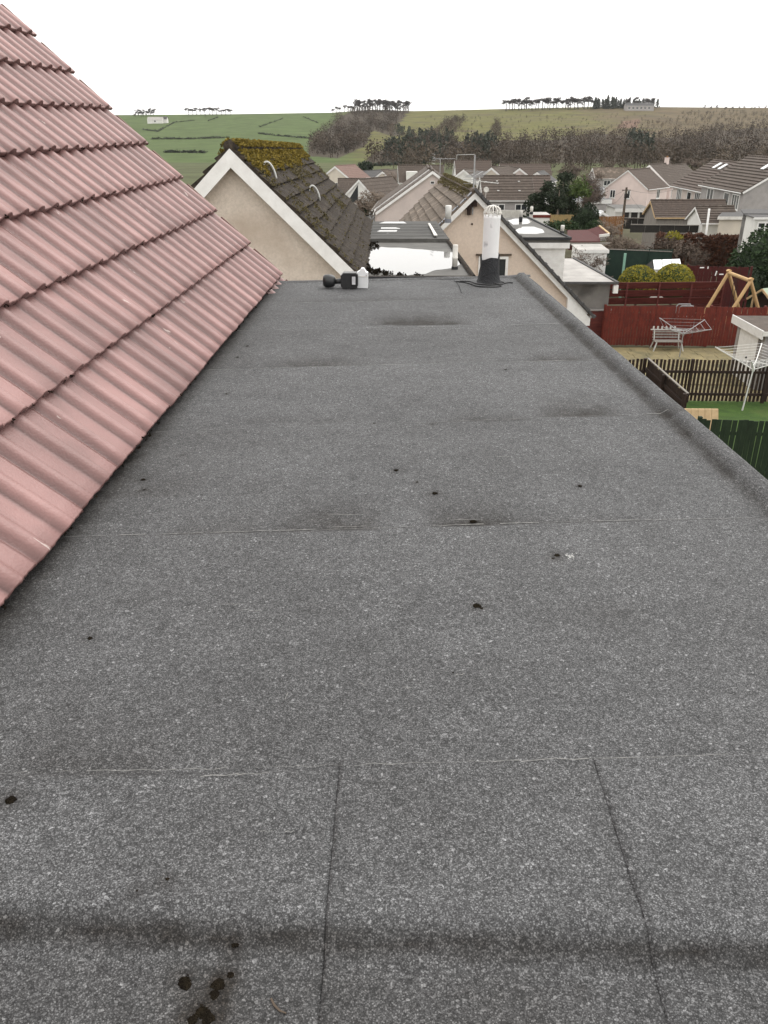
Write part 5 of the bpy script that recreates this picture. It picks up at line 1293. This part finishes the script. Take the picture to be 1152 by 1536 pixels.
for k in range(3):
    b = MB().box((lerp(a.x, c.x, .3 + .25 * k), 121.95, z0 + 1.2), (.9, .08, 1.5)); part('opening', b, 'black_wood', T)
T, a, c, z0, z1 = flat_box('garage', 'cream flat roofed garage block behind the copper hedge', 'garage', (1080, 323), (1117, 327), 72, 4, 'cream_render', 'grey_tile', over=.25, fascia='soiled_white', fh=.25, skew=2)
for k in range(2):
    b = MB().box((lerp(a.x, c.x, .3 + .42 * k), 71.97, z0 + .95), (.75, .05, 1.7)); part('garage_door', b, 'white_paint', T)
T, a, c, z0, z1 = flat_box('extension', 'rounded grey wall and flat dark roof at the right edge', 'building', (1118, 321), (1175, 321), 62, 3, 'grey_render', 'grey_tile', over=.2, fascia='grey_tile', fh=.15, skew=1)
b = MB().lathe([(.55, z0 - .5), (.55, z1 + .0)], (a.x + .5, 62.2, 0), n=20); part('round_corner', b, 'roughcast', T, smooth=True)
T2, a, c, z0, z1 = flat_box('porch', 'white windowed porch at the right edge above the conifer bush', 'porch', (1133, 325), (1180, 328), 60, 1.6, 'white_render', 'grey_tile', over=.15, fascia='white_paint', fh=.15)
window(T2, (P(1146, 346, 60).x - a.x, 0, P(1146, 346, 60).z - z0), (1, 0, 0), (0, -1, 0), 1.1, 1.15, mull=1, trans=1)
# black boundary walls
for lab, l_, r_, Y, h in [('long black boundary fence with pale capping behind the copper hedge', (946, 337), (1079, 339), 75, .6), ('low black fence panel in front of the carport', (930, 327), (984, 328), 86, 1.0)]:
    a = P(*l_, Y); c = P(*r_, Y); T = thing('fence', lab, 'fence', (a.x, Y, a.z - h)); nb_ = 6
    for k in range(nb_):
        x0 = lerp(a.x, c.x, k / nb_); x1 = lerp(a.x, c.x, (k + 1) / nb_); b = MB().box(((x0 + x1) / 2, Y, (a.z + c.z) / 2 - h / 2), (x1 - x0 - .03, .06, h)); part('panel', b, 'black_wood', T)
    b = MB().bar(a + Vector((0, -.05, .03)), c + Vector((0, -.05, .03)), .10, .06); part('capping', b, 'grey_wood', T)
# utility pole with wires
up_ = P(940, 281, 100); ub_ = gpt(up_.x, 100); T = thing('utility_pole', 'wooden utility pole in front of the pink gable', 'utility pole', ub_)
part('pole', MB().tube([ub_, up_], [.17, .12], 8), 'bark', T); b = MB().bar(up_ + Vector((-.5, 0, -.3)), up_ + Vector((.5, 0, -.3)), .1); part('cross_arm', b, 'bark', T); b = MB().box(up_ + Vector((0, -.15, -.9)), (.35, .2, .5)); part('junction_box', b, 'black_wood', T)
for i, e in enumerate([P(912, 305, 110), P(1027, 279, 104), P(990, 330, 82), P(880, 300, 140)]):
    a = up_ - Vector((0, 0, .2)); pts = [a.lerp(e, t / 8) - Vector((0, 0, 1.0 * math.sin(pi * t / 8) * .6)) for t in range(9)]; part('wire', MB().tube(pts, .012, 3, False), 'black_rubber', T)

# ================================================================== FAR VILLAGE
V = [('cream gabled house with orange roof left of the far village', (503, 249, 200), -30, 8, 8, 32, 3.0, 'cream_render', 'pinkish_tile'),
     ('small white gable behind the white bungalow', (541, 257, 215), -35, 8, 8, 33, 2.8, 'white_render', 'grey_tile'),
     ('white edged gable just right of the small white gable', (556, 256, 225), -30, 8, 9, 36, 2.8, 'white_render', 'brown_tile'),
     ('pale gable half hidden by the bushy brown tree', (574, 257, 205), -20, 9, 9, 34, 2.8, 'cream_render', 'brown_tile'),
     ('small white gable beside the far bare tree crown', (696, 254, 175), -25, 7, 6, 35, 2.5, 'white_render', 'brown_tile'),
     ('pale hip ended bungalow behind the ridge aerials', (738, 251, 180), -30, 9, 8, 35, 2.6, 'cream_render', 'brown_tile'),
     ('pale gable under the long far roof', (779, 252, 185), 10, 8, 6, 34, 2.6, 'mauve_render', 'brown_tile'),
     ('far low house with small white gable near the pines', (806, 258, 190), -20, 6, 7, 32, 2.5, 'white_render', 'grey_tile')]
for lab, (px, py, Y), rot, sp, ln, an, ev, wl, rf_ in V:
    gable_house('house', lab, P(px, py, Y), rot, sp, ln, an, ev, wl, rf_, n=8, board=.35, over=.3, windows=[('near', 0, 1.4, 1.6, 1.2), ('right', 3, 1.4, 1.4, 1.2)])
# white bungalow with glazed gable
BU, bh_, brh, bev, ba = gable_house('house', 'white A shaped bungalow with dark glazed gable by the green', P(539, 269, 150), -32, 9.5, 10, 40, 2.4, 'white_render', 'brown_tile', n=8, board=.3, windows=[('near', 1.6, 2.0, .9, 1.2, dict(mull=0))])
b = MB().prism([(-2.6, -.06, 2.6), (-.3, -.06, 2.6), (-.3, -.06, brh - .9)], (0, .05, 0)); part('glazed_gable', b, 'glass', BU, world=False)
b = MB().box((-1.5, -.08, 2.1), (2.4, .1, .7)); part('balcony_panel', b, 'white_paint', BU, world=False)
gable_house('house', 'brown roofed wing behind the white A shaped bungalow', P(508, 268, 158), -88, 6, 9, 36, 2.2, 'white_render', 'brown_tile', n=7, board=.3)
# long roofs seen from the side
S = [('long brown roof with white dormer left of the mauve gable', (598, 248, 180), -87, 8, 9, 36, 4.5, 'white_render', 'brown_tile'),
     ('brown far roof with tall white gable end on its right', (683, 241, 200), -86, 9, 8, 40, 3.2, 'white_render', 'brown_tile_b'),
     ('long pale brown far roof behind the aerials', (750, 246, 215), -88, 9, 12, 36, 3.0, 'cream_render', 'brown_tile_b'),
     ('wide dark brown roof with white specks behind the peach gable', (722, 264, 118), -88, 8, 6.6, 33, 2.7, 'grey_render', 'brown_tile'),
     ('brown hipped roof left of the pines with pale porch', (769, 264, 122), -88, 8, 5, 33, 2.7, 'white_render', 'brown_tile_b'),
     ('pale weathered far roof left of the pink house', (890, 252, 210), -88, 7, 9, 30, 2.6, 'grey_render', 'worn_tile')]
HL = []
for lab, (px, py, Y), rot, sp, ln, an, ev, wl, rf_ in S:
    HL.append(gable_house('house', lab, P(px, py, Y), rot, sp, ln, an, ev, wl, rf_, n=9, board=.35, over=.35, thick=.05, windows=[('right', ln * .3, 1.5, 1.6, 1.2), ('right', ln * .75, 1.5, 1.6, 1.2)]))
Hx, hf, rh, ev, an = HL[0]
b = MB().box((hf - .8, 2.5, ev + .8), (2.0, 2.2, 2.2)); part('dormer', b, 'white_render', Hx, world=False)
Hx, hf, rh, ev, an = HL[1]
c = Vector((0, .3, rh)); b = MB().tube([c, c + Vector((0, 0, 1.2))], .04, 5); b.bar(c + Vector((0, 0, 1.2)), c + Vector((0, 4, 1.3)), .09); part('roof_pole', b, 'pale_metal', Hx, world=False)
Hx, hf, rh, ev, an = HL[3]
for u, q in [(2.0, 3.2), (2.0, 1.2), (4.9, 1.3), (4.8, 3.2)]:
    b = MB().box((q * cos(an), u, rh - q * sin(an) + .1), (.25, .25, .1)); part('roof_vent', b, 'white_paint', Hx, world=False)
b = MB().box((hf + .5, 3.5, .9), (.5, 6.5, 1.0)); part('porch', b, 'soiled_white', Hx, world=False)
Hx, hf, rh, ev, an = HL[4]
b = MB().box((hf + .2, 2.6, ev - .2), (1.2, 3.0, .9)); b.box((hf + .2, 2.6, ev + .28), (1.4, 3.2, .08)); pd = part('porch', b, 'white_paint', Hx, world=False)
b = MB().box((hf + .82, 2.6, ev - .2), (.05, 2.4, .45)); part('porch_window', b, 'glass', pd, world=False)
# parked vehicles by the green
def car(label, c, rot, m, L=4.2, W_=1.75, H_=1.45, van=False, cat='car'):
    T = thing('van' if van else 'parked_car', label, cat, M=Matrix.Translation(c) @ Matrix.Rotation(R(rot), 4, 'Z'))
    if van: pr = [(-L / 2, .35), (L / 2, .35), (L / 2, 1.0), (L / 2 - .5, 1.15), (L / 2 - 1.1, H_), (-L / 2, H_)]
    else: pr = [(-L / 2, .35), (L / 2, .35), (L / 2, .75), (L / 2 - 1.0, .92), (L / 2 - 1.7, H_), (-L / 2 + .9, H_), (-L / 2 + .15, .95), (-L / 2, .85)]
    part('body', MB().prism([(x, -W_ / 2, z) for x, z in pr], (0, W_, 0)), m, T, world=False)
    if van: g = [(L / 2 - .62, 1.13), (L / 2 - 1.12, H_ - .12), (L / 2 - 1.7, H_ - .12), (L / 2 - 1.7, 1.13)]
    else: g = [(L / 2 - 1.12, .95), (L / 2 - 1.75, H_ - .07), (-L / 2 + .95, H_ - .07), (-L / 2 + .35, .97)]
    for s in (-1, 1): part('side_window', MB().prism([(x, s * (W_ / 2 - .01), z) for x, z in g], (0, s * .02, 0)), 'glass', T, world=False)
    a = g[0]; q = g[1]; part('windscreen', MB().prism([(a[0] + .04, -W_ / 2 + .1, a[1]), (a[0] + .04, W_ / 2 - .1, a[1]), (q[0] + .06, W_ / 2 - .15, q[1]), (q[0] + .06, -W_ / 2 + .15, q[1])], (.02, 0, .02)), 'glass', T, world=False)
    for x in (-L / 2 + .75, L / 2 - .8):
        for s in (-1, 1):
            o = part('wheel', MB().lathe([(.31, -.1), (.31, .1)], (x, s * (W_ / 2 - .08), .31), (0, 1, 0), 14), 'tyre', T, world=False); part('rim', MB().lathe([(.19, 0), (.17, .02)], (x, s * (W_ / 2 + .03), .31), (0, s, 0), 10), 'pale_metal', o, world=False)
    for s in (-1, 1): part('headlight', MB().box((L / 2, s * (W_ / 2 - .3), .68), (.04, .3, .14)), 'lens', T, world=False)
gp_ = G(568, 322); car('silver car parked on the street below the mauve gable', gpt(gp_.x, gp_.y), 170, 'car_silver')
gp_ = G(583, 293); car('white van parked beyond the bare tree on the green', gpt(gp_.x, gp_.y), 20, 'white_paint', 5.0, 1.95, 2.2, True, 'van')
gp_ = G(567, 300); car('dark car parked by the low wall of the green', gpt(gp_.x, gp_.y), 10, 'car_dark')
ground_patch('green', None, 'lawn_far', .04, world=[G(520, 314), G(600, 314), G(600, 302), G(545, 302)])
ground_patch('road', None, 'asphalt', .035, world=[G(520, 334), G(605, 334), G(605, 312.6), G(515, 313.6)])
c = P(545, 296, 128); T = hedge('dark_hedge', 'dark clipped hedge in front of the white bungalow', gpt(P(524, 296, 136).x, 136), gpt(P(553, 296, 136).x, 136), 1.0, 1.5, 500, .15, 'hedge_dark', 9)
c = P(548, 250, 330); shrub('round_tree', 'dark round tree standing alone in the field beyond the village', c - Vector((0, 0, 1)), (3.0, 2.6, 3.0), 500, .5, 'hedge_dark', 'tree', 81, .4)

# ================================================================== SKYLINE
def skytree(seed, umbrella):
    rg = random.Random(seed); b = MB(); b.tube([(0, 0, -.05), (.02, 0, .35), (0, 0, .75)], [.045, .035, .018], 5, False)
    for k in range(5):
        a = rg.uniform(0, 6.28); b.tube([(0, 0, .3 + .07 * k), (cos(a) * .3, sin(a) * .3, .6 + .06 * k)], [.012, .006], 3, False)
    b.cur = 1
    for k in range(9):
        a = rg.uniform(0, 6.28); r = rg.uniform(.05, .38); z = rg.uniform(.62, .92) if umbrella else rg.uniform(.35, .92)
        b.leaves((cos(a) * r, sin(a) * r, z), (.19, .19, .09 if umbrella else .13), 34, .05, rg, .1)
    return b.mesh('skyline_tree', ['skyline_bark', 'skyline_bark'])
SM = [skytree(s, True) for s in range(3)] + [skytree(s + 9, False) for s in range(2)]
def conifer_me(seed):
    rg = random.Random(seed); b = MB()
    for k in range(7): f = k / 7; b.leaves((0, 0, .12 + .8 * f), (.26 * (1.05 - f), .26 * (1.05 - f), .09), 26, .06, rg, .3)
    b.tube([(0, 0, -.05), (0, 0, .9)], [.03, .01], 5, False); return b.mesh('conifer', 'conifer_far')
CM = [conifer_me(s) for s in (1, 2)]
rg = random.Random(55)
def skyrow(x0, x1, n, h0, h1, label, group, mes, name='skyline_tree', jit=1.0, dy=0.0):
    for k in range(n):
        px = lerp(x0, x1, (k + .5) / n) + rg.uniform(-jit, jit); Y = YC - 6 - rg.random() * 30; x = P(px, 170, Y).x; h = rg.uniform(h0, h1)
        o = bpy.data.objects.new(name, rg.choice(mes)); COL.objects.link(o); o.location = (x, Y, gz(x, Y) - .3 + dy); o.scale = (h * rg.uniform(.9, 1.3), h * 1.1, h); o.rotation_euler = (0, 0, rg.uniform(0, 6))
        tag(o, label, 'tree', group)
skyrow(202, 232, 8, 6, 9, 'small dark tree on the far left skyline above the white farm', 'trees on the far left skyline', SM[3:])
skyrow(279, 348, 11, 7.5, 10, 'flat topped tree in the spaced row on the left skyline', 'spaced row on the left skyline', SM[:3], jit=2)
skyrow(497, 530, 6, 6, 9, 'small leaning tree at the start of the wooded spur', 'small trees before the spur', SM[:3])
skyrow(530, 614, 22, 10, 14, 'tall bare tree in the line along the wooded spur top', 'line of trees on the spur top', SM)
skyrow(757, 888, 30, 10, 13.5, 'windswept bare tree in the long row on the hilltop', 'long hilltop row', SM[:4], jit=1.6)
skyrow(888, 935, 24, 10, 15, 'dark evergreen beside the hilltop house', 'evergreens by the hilltop house', CM, 'conifer', 2)
skyrow(935, 984, 18, 9, 13, 'dark tree sheltering the right of the hilltop house', 'trees right of the hilltop house', CM + SM[3:], 'skyline_tree', 2)
skyrow(1055, 1152, 12, 3, 5, 'low scrubby tree on the right hand skyline', 'scrub on the right skyline', SM[3:], jit=4)
c = P(950, 163, YC - 25); gable_house('house', 'pale house among dark trees on the hilltop', Vector((c.x - 16, YC - 50, gz(c.x, YC - 50) + 7.5)), -90, 10, 32, 28, 4.8, 'grey_render', 'grey_tile', n=4, board=0, windows=[('right', 4 + 4.5 * k, 2.4, 2.4, 2.2) for k in range(6)])
for lab, px, py, L_ in [('larger white farm building on the left hill', 234, 185, 16), ('smaller white farm building at the right of the farm', 246, 184.5, 8)]:
    g_ = G(px, py); gable_house('farmhouse', lab, Vector((g_.x - L_ / 2, g_.y, g_.z + 6)), -90, 7, L_, 35, 3.6, 'white_render', 'grey_tile' if L_ < 10 else 'pale_felt', n=3, board=0, windows=[('right', L_ * .5, 2, 2, 1.6)])

# ------------------------------------------------------------------ damp air over the valley
hz = MB(); hz.box((0, 1500, 30), (5200, 3700, 100))
ho = solo('haze', hz, 'pale_line', 'thin grey winter haze over the valley', 'haze', (0, 1500, -20), kind='stuff')
hm = bpy.data.materials.new('haze'); hm.use_nodes = True; hn = hm.node_tree; hn.nodes.clear()
pv = hn.nodes.new('ShaderNodeVolumePrincipled'); pv.inputs['Color'].default_value = (.93, .94, .95, 1); pv.inputs['Density'].default_value = .00005; pv.inputs['Anisotropy'].default_value = 0.2
hn.links.new(pv.outputs[0], hn.nodes.new('ShaderNodeOutputMaterial').inputs['Volume']); ho.data.materials[0] = hm
